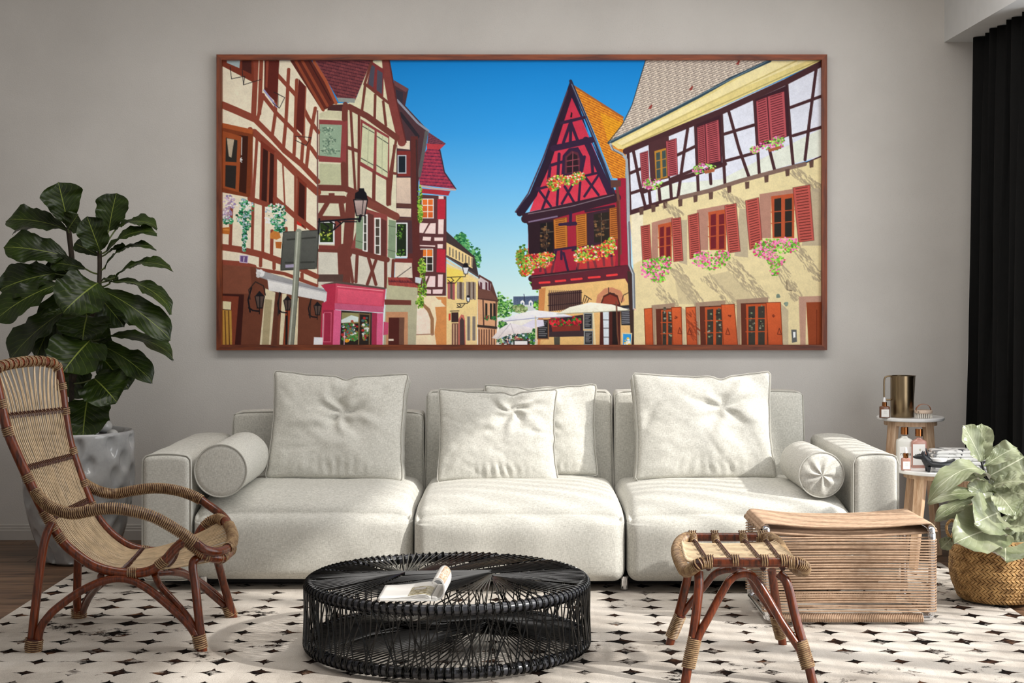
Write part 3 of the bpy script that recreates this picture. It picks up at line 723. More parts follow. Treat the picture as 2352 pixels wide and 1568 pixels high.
MB().grid(lambda u, v: (lambda p: (p[0], p[1], p[2] + .0016))(left_page(0)(.62 + .22 * u, .40 + .16 * v)), 5, 3).build('printed_photo', 'baseboard', mg)
def curl(k):
    def f(u, v):
        a = -1.45 + u * 4.4; r_ = .0315 - .0022 * k; c_ = (-.262 + .012 * v, zb + .034)
        if u < .16: g = u / .16; return (-.283 + .012 * v + g * .018, -2.855 + .225 * v, zb + .004 + k * .002)
        a = -1.75 + (u - .16) / .84 * 4.3
        return (c_[0] + r_ * cos(a) * .72, -2.855 + .225 * v, c_[1] + r_ * sin(a) * 1.12)
    return f
for k in range(3):
    sh = MB().grid(curl(k), 22, 6).build('page', 'page', mg, uv=True); m_ = sh.modifiers.new('s', 'SOLIDIFY'); m_.thickness = .0014
MB().grid(lambda u, v: (lambda p: (p[0] + .0012, p[1], p[2] + .0012))(curl(0)(.58 + .34 * u, .02 + .96 * v)), 10, 4).build('printed_photo', 'photo_b', mg)
MB().box((-.45, -2.862, zb - .004), (-.262, -2.65, zb + .001)).build('cover', 'page', mg, smooth=False)
# ------------------------------------------------------------------ fiddle leaf figs
def mk_leaf(name, c_dark, c_mid, c_vein, rough=.38, back=None, tl=.12, sv=.35, fb=.45):
    t = NT(name); uv = t.n('ShaderNodeUVMap'); sp = t.n('ShaderNodeSeparateXYZ', i0=uv.outputs[0]).outputs
    u = t.math('ABSOLUTE', t.math('SUBTRACT', sp[0], .5)); v = sp[1]
    mid = t.math('LESS_THAN', u, t.math('MULTIPLY_ADD', v, -.010, .018))
    w_ = t.math('SUBTRACT', t.math('MULTIPLY', v, 8.0), t.math('MULTIPLY', u, 7.0)); fr = t.math('ABSOLUTE', t.math('SUBTRACT', t.math('FRACT', w_), .5))
    side = t.math('LESS_THAN', fr, t.math('MULTIPLY_ADD', u, -.07, .045))
    vn = t.math('MAXIMUM', mid, t.math('MULTIPLY', side, sv))
    nz = t.noise(t.coords('Object'), 9, 4)
    c = t.ramp(nz, [(.3, lin(c_dark)), (.68, lin(c_mid))]); c = t.mix(vn, c, lin(c_vein))
    if back:
        g = t.n('ShaderNodeNewGeometry'); c = t.mix(g.outputs['Backfacing'], c, t.mix(vn, lin(back), lin(c_vein)))
    t.L(c, t.b.inputs['Base Color']); t.b.inputs['Roughness'].default_value = rough; t.b.inputs['Specular IOR Level'].default_value = .4
    t.b.inputs['Transmission Weight'].default_value = 0
    bl = t.math('ADD', t.math('MULTIPLY', vn, -1.0), t.math('MULTIPLY', fr, fb)); t.bump(bl, .5, .006)
    ts = t.n('ShaderNodeBsdfTranslucent'); t.L(c, ts.inputs[0]); mx = t.n('ShaderNodeMixShader', i0=tl)
    t.L(t.b.outputs[0], mx.inputs[1]); t.L(ts.outputs[0], mx.inputs[2]); t.L(mx.outputs[0], t.o.inputs[0]); return t.m
MATS['leaf_dark'] = mk_leaf('dark_fig_leaf', '131e08', '30430f', '7d8a3c')
MATS['leaf_light'] = mk_leaf('grey_green_fig_leaf', '6e7854', '9ea184', 'c9cab0', .3, 'c6c2b8', .12, .22, .35)
MATS['bark'] = plain('bark', '3a2e22', .8, var=.25, vscale=40, bscale=90, bstr=.5)
WID = [(0, .05), (.06, .20), (.18, .50), (.3, .64), (.45, .72), (.6, .93), (.75, 1.0), (.87, .86), (.95, .55), (.985, .28), (1, .06)]
def wid(v):
    for (a, b), (c, d) in zip(WID, WID[1:]):
        if v <= c: f = (v - a) / (c - a); return b + (d - b) * (f * f * (3 - 2 * f) * .5 + f * .5)
    return .06
def leaf(par, base, tip, width, toward, droop, seed, mat, fold=.25, roundness=0.0, origin=None):
    """blade from base to tip; toward = direction its upper face looks"""
    base, tip = Vector(base), Vector(tip); ax = tip - base; L = ax.length; ax.normalize()
    n = (Vector(toward) - ax * Vector(toward).dot(ax)).normalized(); sd = ax.cross(n).normalized()
    NU, NV = 13, 20
    def f(u, v):
        a = (u - .5) * 2; w_ = wid(v) * (1 - roundness) + roundness * min(1, (1 - abs(2 * v - 1) ** 2.4) ** .6 + .05)
        wv = .5 * width * w_
        rip = .055 * width * abs(a) ** 1.6 * sin(v * 15 + seed * 1.7 + (2 if a > 0 else 0)) + .035 * width * abs(a) * sin(v * 27 + seed)
        vein = -.006 * (1 - min(1, abs(((v * 8 - abs(a) * 3.5) % 1) - .5) * 4)) * min(1, abs(a) * 3)
        cup = fold * wv * (abs(a) ** 1.5)
        arch = -droop * L * (v - .0) ** 2 + droop * L * .5 * v * .6 + droop * L * .0
        arch = droop * L * (4 * v * (1 - v)) * .35 + (-.12 * droop * L if v > .93 else 0) * (v - .93) * 14
        return base + ax * (L * v * (1 - .02 * abs(a))) + sd * (wv * a * (1 + .03 * sin(v * 19 + seed))) + n * (cup + rip + vein + arch)
    mb = MB(); mb.grid(f, NU, NV)
    ob = mb.build('leaf', mat, par, origin=base, uv=True, sharp=180)
    return ob
def petiole(par, a, b, r=.0035, mat='bark', bend=.02):
    a, b = Vector(a), Vector(b); m = (a + b) / 2 + Vector((0, 0, -bend)); MB().tube(spline([a, m, b], 4), r, 6).build('petiole', mat, par)
MATS['petiole'] = plain('green_petiole', '5e6a35', .5, var=.1, bstr=0)
fg = thing('fig_tree', 'tall dark green fiddle leaf fig growing in the translucent planter at the left wall', 'plant', Vector((-2.06, -.61, .55)))
def c1(x, y): return (x / 2.24, 380 + y / 2.24)
DP = 7.2
def P1(x, y, d=0.0): a, b = c1(x, y); return W(a, b, DP - d)
trunk = spline([P1(375, 1440), P1(368, 1150), P1(372, 800), P1(376, 560), P1(352, 320)], 6); trunk2 = spline([P1(368, 1150), P1(430, 900, .03), P1(500, 700, .06), P1(512, 560, .07), P1(512, 440, .08)], 6)
MB().tube(trunk, .013, 8).tube(trunk2, .011, 8).build('trunk', 'bark', fg)
# base(x,y,depth)  tip(x,y,depth)  width(m)  facing (x, toward camera, up)  droop  roundness
LV = [((350, 300, .02), (300, 85, .05), .27, (.3, 1, .2), .1, 0), ((560, 335, -.02), (600, 140, -.05), .235, (-.1, 1, .3), .1, .5),
 ((515, 440, .1), (448, 262, .16), .20, (.1, 1, .35), .15, .6), ((590, 330, .02), (808, 312, .06), .17, (.0, .45, 1), .45, 0), ((545, 440, .08), (802, 338, .10), .17, (.3, .5, 1), .4, 0),
 ((535, 525, .08), (798, 418, .12), .12, (.3, .35, 1), .5, 0), ((590, 575, .10), (888, 530, .14), .15, (.1, .45, 1), .5, 0), ((560, 603, .10), (888, 748, .20), .17, (.5, .5, 1), .45, 0),
 ((522, 640, .10), (878, 892, .22), .22, (.3, .9, .6), .25, .1), ((512, 893, .08), (895, 982, .16), .18, (.3, .45, 1), .4, 0), ((490, 915, .05), (786, 1112, .12), .20, (.3, .8, .7), .3, 0),
 ((345, 330, .0), (26, 280, -.02), .23, (-.3, .7, .8), .25, 0), ((350, 470, .0), (16, 418, .05), .24, (-.2, .8, .5), .2, .2), ((290, 555, .0), (-5, 640, .05), .26, (-.2, 1, .4), .25, .3),
 ((295, 612, .05), (-30, 800, .12), .26, (-.3, 1, .5), .25, .3), ((335, 745, -.02), (42, 1012, -.05), .28, (-.3, .8, .5), .2, .2), ((505, 603, .12), (325, 755, .27), .42, (-.05, 1, .15), .2, 1.0),
 ((450, 770, .08), (425, 898, .16), .42, (0, 1, .35), .2, 1.0), ((468, 895, .12), (315, 1075, .30), .46, (-.05, 1, .2), .15, 1.0), ((485, 1095, .10), (600, 1215, .22), .40, (.2, 1, .5), .2, .8),
 ((450, 1200, .08), (425, 1408, .22), .40, (.1, 1, .2), .15, 1.0), ((505, 462, .07), (380, 400, .05), .10, (-.2, .9, .5), .2, 0), ((440, 530, .04), (258, 500, .02), .13, (-.1, .9, .5), .2, 0),
 ((560, 442, .06), (648, 415, .08), .06, (.1, .7, .8), .3, 0), ((325, 745, .0), (208, 775, .05), .09, (0, .6, 1), .2, 0), ((480, 640, -.02), (640, 830, .0), .22, (.2, .9, .3), .2, .3),
 ((440, 620, .0), (250, 480, -.05), .18, (-.3, .8, .4), .2, 0), ((300, 590, -.06), (90, 540, -.1), .16, (-.1, .6, 1), .3, 0), ((520, 980, -.02), (660, 1150, .0), .24, (.2, .9, .3), .2, .5),
 ((420, 1000, -.05), (360, 1200, -.05), .26, (-.1, 1, .3), .1, .7), ((360, 640, -.08), (180, 1000, -.12), .30, (-.2, 1, .3), .1, .4), ((345, 320, -.02), (60, 345, -.10), .16, (-.1, .5, .9), .25, 0),
 ((440, 740, -.06), (500, 1060, -.08), .30, (.1, 1, .2), .1, .6), ((510, 600, .02), (608, 590, .10), .08, (.1, .6, .9), .3, 0), ((380, 860, -.08), (250, 960, -.1), .3, (-.1, 1, .2), .1, .7), ((350, 330, .04), (400, 255, .08), .16, (.1, 1, .2), .1, .5), ((540, 720, -.05), (760, 810, -.02), .16, (.2, .8, .5), .2, 0)]
allt = trunk + trunk2
for i, (b, t_, w_, tw, dr, rd) in enumerate(LV):
    B, T_ = P1(*b), P1(*t_); q = min(allt, key=lambda p: (p - B).length + .4 * abs(p.z - (B.z - .03)))
    leaf(fg, B, T_, w_ * (.58 if rd >= .8 else .72), (tw[0], -tw[1], tw[2]), dr, i, 'leaf_dark', .22, rd)
    if (q - B).length > .012: petiole(fg, q, B + (T_ - B) * .02, .004, 'petiole', .005)
# translucent planter with dimples
t = NT('cast_resin'); v = t.coords('Object')
c = t.ramp(t.noise(v, 5, 5, .6), [(.35, lin('a2a3a4')), (.65, lin('cfcfcf'))]); t.L(c, t.b.inputs['Base Color'])
t.b.inputs['Roughness'].default_value = .12; t.b.inputs['IOR'].default_value = 1.45; t.b.inputs['Coat Weight'].default_value = .3; t.b.inputs['Transmission Weight'].default_value = .25; t.b.inputs['Subsurface Weight'].default_value = 0.0
MATS['resin'] = t.m
PX = W(181, 0, 7.2).x; pc = Vector((PX, -.61, 0))
rn = random.Random(5); dim = []
for row in range(7):
    for k in range(9): dim.append((2 * pi * (k + .5 * (row % 2)) / 9 + rn.uniform(-.12, .12), .06 + row * .085 + rn.uniform(-.015, .015), rn.uniform(.022, .032), rn.uniform(.035, .05)))
def potf(a, z, r):
    d = 0
    for (da, dz, sw, sh) in dim:
        x = ((a - da + pi) % (2 * pi) - pi) * .25; e = (x / sw) ** 2 + ((z - dz) / sh) ** 2
        if e < 4: d += .019 * math.exp(-e ** 2 * .9)
    return r - (d if .02 < z < .60 and r > .12 else 0) + .004 * noise.noise(Vector((cos(a) * 2, sin(a) * 2, z * 5)))
prof = [(.02, 0), (.135, 0), (.155, .010)]
for k in range(61):
    z = .012 + .59 * k / 60; r = .155 + .103 * sin(min(1, z / .40) * pi / 2) ** .9 - (.0 if z < .42 else .004 * ((z - .42) / .18)); prof.append((r, z))
prof += [(.252, .612), (.246, .616), (.238, .612), (.232, .59), (.225, .50), (.02, .48)]
pot = MB().lathe(prof, pc, 160, fn=potf).build('planter', 'resin', None, origin=pc, sharp=60)
tag(pot, 'large translucent grey dimpled resin planter standing on the floor behind the lounge chair', 'planter')
MATS['ball'] = plain('glazed_ceramic', 'c9c8c5', .18, var=.08, vscale=6, bstr=0)
for i, (x, y, r_, lb) in enumerate([(392, 1420, .034, 'second glazed grey pebble from the left on the tall planter, below the lowest leaf'), (466, 1418, .040, 'wide glazed grey pebble at the front of the tall planter, middle of the row'), (530, 1406, .044, 'largest glazed grey pebble on the tall planter, sitting higher at the right'), (578, 1418, .026, 'smallest glazed grey pebble at the right rim of the tall planter'), (318, 1400, .038, 'glazed grey pebble on the tall planter seen through the chair back strands')]):
    d = .05 if y > 1410 else -.03
    p = P1(x, y, d); 
    b = bmesh.new(); bmesh.ops.create_uvsphere(b, u_segments=24, v_segments=14, radius=r_)
    for q in b.verts: q.co.z *= .78; q.co.x *= 1 + .1 * noise.noise(q.co * 20 + Vector((i, 0, 0)))
    for f in b.faces: f.smooth = True
    me = bpy.data.meshes.new('ceramic_pebble'); b.to_mesh(me); b.free(); me.materials.append(M('ball')); o = bpy.data.objects.new('ceramic_pebble', me); COL.objects.link(o); o.location = (p.x, p.y, .592 + r_ * .5 + (0 if d > 0 else .018))
    tag(o, lb, 'pebble', 'glazed pebbles in the planter')
sl_ = MB().lathe([(.01, .0), (.222, .0), (.222, .10), (.01, .105)], (PX, -.61, .49), 40).build('soil', 'black', None); tag(sl_, 'dark soil filling the translucent planter beneath the pebbles', 'soil')
# ------------------------------------------------------------------ basket plant on the right
BX, BY = W(2291, 0, 6.25).x, CAMY + 6.25; bc = Vector((BX, BY, .016))
MATS['seagrass'] = plain('seagrass', 'c29a62', .7, var=.2, vscale=30, bscale=200, bstr=.25, col2='7d5a30')
MATS['seagrass_dark'] = plain('seagrass_shadow', '6b4a26', .9, var=.2, bstr=0)
bk = thing('basket', 'round woven seagrass basket planter with herringbone weave beside the curtain', 'basket', bc)
def bprof(z): return .150 + .038 * sin(min(1, z / .13) * pi / 2) - .012 * max(0, (z - .13) / .12) ** 2 * 1.0
pf = [(.01, 0), (.140, 0)] + [(bprof(.25 * k / 16) - .004, .006 + .244 * k / 16) for k in range(17)] + [(.168, .25), (.165, .22), (.14, .2), (.01, .2)]
MB().lathe(pf, bc, 64).build('basket_body', 'seagrass_dark', bk)
mb = MB(); rows = 17; rn = random.Random(3)
for r_i in range(rows):
    z0 = .004 + .248 * r_i / rows; z1 = z0 + .248 / rows; n = 66
    for k in range(n):
        a = 2 * pi * (k + (.5 if r_i % 2 else 0)) / n; sl = .055 * (1 if r_i % 2 else -1)
        def pt(aa, zz, o): rr = bprof(zz) + o; return bc + Vector((rr * cos(aa), rr * sin(aa), zz))
        w2 = .42 * 2 * pi / n; j = rn.uniform(-.001, .001)
        A = [pt(a - sl - w2, z0 - .003, .000), pt(a - sl + w2, z0 - .003, .000), pt(a + sl + w2, z1 + .003, .001), pt(a + sl - w2, z1 + .003, .001)]
        Bv = [pt(a - w2 * .8 - sl * .5, z0 + .003, .0052 + j), pt(a + w2 * .8 - sl * .5, z0 + .003, .0052 + j), pt(a + w2 * .8 + sl * .5, z1 - .003, .0056 + j), pt(a - w2 * .8 + sl * .5, z1 - .003, .0056 + j)]
        mb.add(A + Bv, [(0, 1, 5, 4), (1, 2, 6, 5), (2, 3, 7, 6), (3, 0, 4, 7), (4, 5, 6, 7)])
mb.build('woven_strip', 'seagrass', bk, kind='stuff', sharp=30)
MB().tube([bc + Vector((.178 * cos(a), .178 * sin(a), .252)) for a in [2 * pi * k / 60 for k in range(60)]], .005, 6, True).build('rim', 'seagrass', bk)
for sx in (-1, 1):
    hp = spline([bc + Vector((sx * .176, .0, .235)), bc + Vector((sx * .205, -.01, .262)), bc + Vector((sx * .212, -.01, .295)), bc + Vector((sx * .190, .0, .318)), bc + Vector((sx * .168, .012, .300)), bc + Vector((sx * .170, .012, .25))], 6)
    MB().tube(hp, .0045, 8).coil(hp, .0052, .002, .006, 4, 8).build('handle', 'seagrass', bk)
s_ = MB().lathe([(.01, 0), (.150, 0), (.155, .03), (.01, .035)], bc + Vector((0, 0, .20)), 40).build('soil', 'black', None); tag(s_, 'dark soil inside the woven basket under the pale fig', 'soil')
pl = thing('fig_plant', 'low pale green fiddle leaf fig growing out of the woven basket at the right', 'plant', bc + Vector((0, 0, .2)))
def P2(x, y, d=0.0): return W(2080 + x / 3.136, 940 + y / 3.136, 6.2 - d)
st2 = spline([P2(712, 1010, 0), P2(705, 870), P2(660, 720), P2(610, 560), P2(565, 440), P2(545, 370)], 6)
MB().tube(st2, [.0085 - .004 * i / (len(st2) - 1) for i in range(len(st2))], 8).build('stem', 'black', pl)
L2 = [((548, 375, .02), (415, 115, .06), .145, (.4, 1, .3), .1, .3), ((550, 372, .02), (548, 100, .0), .13, (-.1, 1, .2), .15, .5), ((575, 400, -.02), (806, 270, -.06), .13, (-.2, .9, .6), .2, .2), ((560, 450, .02), (500, 478, .06), .10, (0, .6, 1), .3, 0),
 ((600, 500, 0), (170, 630, .16), .15, (-.3, .8, .9), .8, .5), ((590, 520, .02), (310, 520, .12), .12, (-.1, .5, 1), .3, 0), ((625, 640, .02), (165, 660, .10), .11, (-.1, .7, .9), .35, 0), ((630, 655, .03), (208, 785, .16), .09, (-.2, .6, 1), .35, 0),
 ((560, 700, .0), (225, 800, .08), .11, (0, .45, 1), .2, 0), ((640, 650, .0), (450, 540, .06), .15, (-.2, .9, .3), .1, .5), ((600, 480, -.05), (860, 340, -.05), .28, (-.1, 1, .2), .1, .7), ((620, 550, .0), (870, 520, .08), .16, (0, .6, 1), .2, .3),
 ((660, 640, .02), (900, 600, .08), .14, (0, .8, .7), .2, .3), ((650, 600, .05), (790, 760, .16), .17, (.1, 1, .4), .2, .4), ((680, 740, .05), (500, 820, .20), .24, (0, 1, .45), .15, 1.0), ((690, 850, .05), (355, 960, .22), .26, (-.15, .9, .6), .2, 1.0),
 ((700, 840, .05), (880, 860, .18), .19, (.1, .8, .7), .2, .6), ((705, 940, .06), (720, 1085, .22), .24, (0, 1, .8), .2, 1.0), ((330, 930, .05), (255, 1000, .10), .08, (0, 1, .5), .1, .3), ((690, 700, -.02), (880, 700, .0), .18, (.1, 1, .2), .1, .5),
 ((720, 960, .0), (900, 980, .05), .15, (.1, .8, .6), .2, .5), ((690, 780, -.05), (850, 900, -.05), .16, (.1, .8, .4), .2, .3), ((600, 600, -.05), (760, 480, -.1), .22, (0, 1, .2), .1, .6), ((700, 900, -.06), (600, 960, -.05), .16, (0, 1, .2), .1, .5)]
for i, (b, t_, w_, tw, dr, rd) in enumerate(L2):
    B, T_ = P2(*b), P2(*t_); q = min(st2, key=lambda p: (p - B).length)
    leaf(pl, B, T_, w_ * (.72 if rd < .8 else .8), (tw[0], -tw[1], tw[2]), dr, i + 40, 'leaf_light', .25, rd)
    if (q - B).length > .01: petiole(pl, q, B + (T_ - B) * .02, .003, 'petiole', .0)
# ------------------------------------------------------------------ two marble topped side tables
def side_table(label, cx, cy, r, ztop, th, nleg, a0, splay, wl):
    t = thing('side_table', label, 'table', Vector((cx, cy, 0)), 'marble-topped oak side tables')
    e = .004
    MB().lathe([(.001, ztop - th), (r - e, ztop - th), (r, ztop - th + e), (r, ztop - e), (r - e, ztop), (.001, ztop)], (cx, cy, 0), 72).build('marble_top', 'marble', t, sharp=35)
    MB().lathe([(r * .62, ztop - th - .024), (r * .78, ztop - th - .024), (r * .78, ztop - th), (r * .62, ztop - th)], (cx, cy, 0), 48, close=True).build('apron_ring', 'oak', t, sharp=30)
    for k in range(nleg):
        a = a0 + 2 * pi * k / nleg; er = Vector((cos(a), sin(a), 0)); et = Vector((-sin(a), cos(a), 0))
        zt = ztop - th - .004; rt_, rb_ = r * .70, r * .70 + splay; C = Vector((cx, cy, 0)); vs = []
        for (rr, z, w_) in ((rt_, zt, wl), (rb_, .0, wl * .62)):
            for (s1_, s2_) in ((-1, -1), (1, -1), (1, 1), (-1, 1)): vs.append(C + er * (rr + s1_ * .013) + et * (s2_ * w_ / 2) + Vector((0, 0, z)))
        m = MB().add(vs, [(0, 1, 2, 3), (7, 6, 5, 4), (0, 4, 5, 1), (1, 5, 6, 2), (2, 6, 7, 3), (3, 7, 4, 0)]).build('leg', 'oak', t, smooth=False)
        bv = m.modifiers.new('b', 'BEVEL'); bv.width = .003; bv.segments = 2
    return t
TX, TY = W(2091, 0, 7.50).x, CAMY + 7.50; TZ = .657
side_table('taller marble-topped oak side table by the wall, carrying the metal pitcher', TX, TY, .163, TZ, .017, 4, R(32), .065, .052)
LX, LY = W(2160, 0, 7.08).x, CAMY + 7.08; LZ = .452
side_table('lower marble-topped oak side table in front, carrying the bottles and folded towel', LX, LY, .215, LZ, .018, 4, R(40), .06, .056)
MATS['brass'] = plain('brushed_bronze', '8d7a5f', .3, 1.0, var=.05, bstr=0)
MATS['copper'] = plain('copper_cap', '8e5a34', .2, 1.0, var=.05, bstr=0)
MATS['leather'] = plain('tan_leather', 'b07a5e', .5, var=.1, bstr=.1)
# pitcher
pcx, pcy = W(2072, 0, 7.46).x, CAMY + 7.46; sc_ = F / 7.46; ph = (948 - 853) / sc_; pr = (2100 - 2047) / 2 / sc_
pt = thing('pitcher', 'brushed bronze cylindrical metal pitcher with thin side handle on the taller side table', 'pitcher', Vector((pcx, pcy, TZ)))
def spout(a, z, r): return r * (1 + .22 * max(0, (z / ph - .93) / .07) * math.exp(-((a if a < pi else a - 2 * pi) / .35) ** 2)) if z > ph * .9 and r > pr * .5 else r
MB().lathe([(.001, 0), (pr * .97, 0), (pr, .003), (pr, ph * .5), (pr, ph * .9), (pr, ph * .93), (pr, ph * .965), (pr, ph), (pr * .95, ph), (pr * .95, .02), (.001, .02)], (pcx, pcy, TZ), 56, fn=spout).build('body', 'brass', pt, sharp=35)
Hs = lambda a, b: Vector((W(1960 + a / 3.732, 0, 7.46).x, pcy, CAMZ - (820 + b / 3.732 - CY) * 7.46 / F))
MB().tube(spline([Hs(330, 165), Hs(300, 163), Hs(275, 172), Hs(265, 200), Hs(264, 260), Hs(264, 330), Hs(270, 358), Hs(290, 364), Hs(330, 363)], 5), .0042, 10).build('handle', 'brass', pt)
MATS['amber'] = plain('amber_glass', '6e4630', .12, var=.08, bstr=0); MATS['lab'] = plain('label_paper', 'eceae6', .7, var=.02, bstr=0)
MATS['pinkglass'] = plain('rose_bottle', 'b98a7c', .12, var=.06, bstr=0); MATS['milk'] = plain('milky_bottle', 'dcdad2', .2, var=.03, bstr=0)
MATS['ink'] = plain('printed_ink', '3f4a3c', .6, var=0, bstr=0); MATS['ink_gold'] = plain('gold_ink', '8a8a3c', .5, var=0, bstr=0)
MATS['dropper'] = plain('white_rubber', 'eeeeee', .4, var=0, bstr=0)
def txt(s, size, loc, par, mat='ink', name='lettering'):
    cu_ = bpy.data.curves.new('t', 'FONT'); cu_.body = s; cu_.size = size; cu_.align_x = 'CENTER'; cu_.extrude = .0002; cu_.resolution_u = 3
    tmp = bpy.data.objects.new('t', cu_); COL.objects.link(tmp); dg = bpy.context.evaluated_depsgraph_get(); dg.update()
    me = bpy.data.meshes.new_from_object(tmp.evaluated_get(dg)); bpy.data.objects.remove(tmp); me.materials.clear(); me.materials.append(M(mat))
    o = bpy.data.objects.new(name, me); COL.objects.link(o); o.rotation_euler = (pi / 2, 0, 0); o.parent = par; o.location = Vector(loc) - world_of(par); return o
def sqbottle(name, label, px0, px1, pyb, pysh, pytop, D, zb_, glass, cap, neck_w, cap_y0, cap_y1, depth, dropper=False, text=None, group=None, lab=(.12, .88, .08, .72)):
    s = D / F; x0, x1 = (px0 - CX) * s, (px1 - CX) * s; y = CAMY + D; h = (pyb - pysh) * s; cx = (x0 + x1) / 2
    t = thing(name, label, 'bottle', Vector((cx, y, zb_)), group)
    mb = MB(); w_ = (x1 - x0) / 2; d_ = depth / 2
    prof = [(1, 0, .0), (1, .004, 0), (1, h * .88, 0), (.93, h * .95, .1), (.6, h * 1.0, .3), (.38, h * 1.03, .8), (.36, h * 1.08, 1)]
    vs = []; N = 28
    for (f, z, rd) in [(.92, 0, 0)] + prof:
        for k in range(N):
            a = 2 * pi * (k + .5) / N; c_, s_ = cos(a), sin(a); ex = 5.0 - 3.0 * rd
            m = (abs(c_) ** ex + abs(s_) ** ex) ** (-1 / ex); ww = w_ * f; dd = d_ * f if rd < .5 else w_ * f
            vs.append(Vector((cx + ww * c_ * m, y + dd * s_ * m, zb_ + z)))
    fs = [(i * N + k, i * N + (k + 1) % N, (i + 1) * N + (k + 1) % N, (i + 1) * N + k) for i in range(len(prof)) for k in range(N)]
    fs += [tuple(range(N - 1, -1, -1)), tuple(len(prof) * N + k for k in range(N))]
    mb.add(vs, fs).build('glass_body', glass, t, sharp=50)
    Z = lambda py: zb_ + (pyb - py) * s
    r_ = neck_w * s / 2
    MB().lathe([(.001, Z(cap_y1)), (r_, Z(cap_y1)), (r_, Z(cap_y0) - .001), (r_ * .93, Z(cap_y0)), (.001, Z(cap_y0))], (cx, y, 0), 28).build('cap', cap, t, sharp=35)
    if dropper: MB().lathe([(.001, Z(cap_y0)), (r_ * .55, Z(cap_y0)), (r_ * .6, Z(cap_y0 - 4)), (r_ * .4, Z(pytop + 1)), (.001, Z(pytop))], (cx, y, 0), 16).build('dropper_bulb', 'dropper', t)
    a, b, c_, d2 = lab
    MB().box((x0 + 2 * w_ * a, y - d_ - .0012, zb_ + h * c_), (x0 + 2 * w_ * b, y - d_ - .0002, zb_ + h * d2)).build('paper_label', 'lab', t, smooth=False)
    if text:
        txt(text, 2 * w_ * .30, (cx, y - d_ - .0015, zb_ + h * .42), t)
        MB().lathe([(.0004, 0), (.0024, .006), (.0004, .012)], (cx, y - d_ - .0015, zb_ + h * .60), 6).build('emblem', 'ink_gold', t)
    else:
        for q in (.55, .45, .35): MB().box((cx - w_ * .3, y - d_ - .0016, zb_ + h * q), (cx + w_ * .3, y - d_ - .0010, zb_ + h * q + .0012)).build('printed_line', 'page_edge', t, smooth=False)
sqbottle('dropper_bottle', 'small amber dropper bottle with white label beside the pitcher on the taller table', 2020, 2043, 949, 922, 902, 7.42, TZ, 'amber', 'copper', 11, 913, 923, .030, True)
sqbottle('shampoo_bottle', 'milky white large bottle with bronze cap under the taller table, behind the small dropper bottle', 2059, 2096, 1066, 1000, 975, 7.12, LZ, 'milk', 'copper', 17, 974, 991, .040, False, 'rahua')
sqbottle('shampoo_bottle', 'pink glass large bottle with bronze cap between the milky bottle and the black dish', 2093, 2128, 1066, 1002, 976, 7.10, LZ, 'pinkglass', 'copper', 17, 977, 994, .040, False, 'rahua', lab=(.04, .84, .1, .85))
sqbottle('dropper_bottle', 'small pale dropper bottle with white label in front of the milky bottle', 2070, 2091, 1066, 1038, 1014, 7.00, LZ, 'pinkglass', 'copper', 12, 1027, 1038, .026, True)
# brush
bx, by = W(2121, 0, 7.42).x, CAMY + 7.42; s = 7.42 / F
br = thing('body_brush', 'small round white bristle brush with tan leather strap beside the pitcher', 'brush', Vector((bx, by, TZ)))
MATS['bristle'] = plain('cream_bristle', 'e9e3d8', .7, var=.1, bstr=0); MATS['brush_wood'] = plain('pale_brush_wood', 'e0c9b4', .5, var=.05, bstr=0)
MB().lathe([(.001, .022), (.041, .022), (.044, .026), (.044, .034), (.040, .038), (.001, .038)], (bx, by, TZ), 40).build('wooden_head', 'brush_wood', br, sharp=35)
mb = MB(); rn = random.Random(2)
for rr, n in ((.038, 26), (.028, 18), (.016, 10)):
    for k in range(n):
        a = 2 * pi * k / n; p = Vector((bx + rr * cos(a), by + rr * sin(a), TZ + .024)); q = Vector((bx + rr * 1.10 * cos(a), by + rr * 1.10 * sin(a), TZ + .0005)); mb.tube([p, q], [.0022, .0032], 5)
mb.build('bristles', 'bristle', br, kind='stuff')
ar_ = spline([Vector((bx - .040, by - .01, TZ + .030)), Vector((bx - .036, by - .01, TZ + .048)), Vector((bx - .018, by - .01, TZ + .064)), Vector((bx + .006, by - .01, TZ + .066)), Vector((bx + .026, by - .01, TZ + .056)), Vector((bx + .034, by - .01, TZ + .036))], 6)
vs = []; 
for p in ar_:
    for dy, dz in ((-.011, .0011), (.011, .0011), (.011, -.0011), (-.011, -.0011)): vs.append(p + Vector((0, dy, dz)))
fs = [(i * 4 + k, i * 4 + (k + 1) % 4, i * 4 + 4 + (k + 1) % 4, i * 4 + 4 + k) for i in range(len(ar_) - 1) for k in range(4)] + [(3, 2, 1, 0), tuple(len(vs) - 4 + k for k in range(4))]
MB().add(vs, fs).build('strap', 'leather', br, sharp=60)
for dx in (-.0445,): MB().lathe([(.001, 0), (.0035, 0), (.0035, .002), (.001, .002)], (bx - .034, by - .034, TZ + .030), 10).build('rivet', 'black', br)
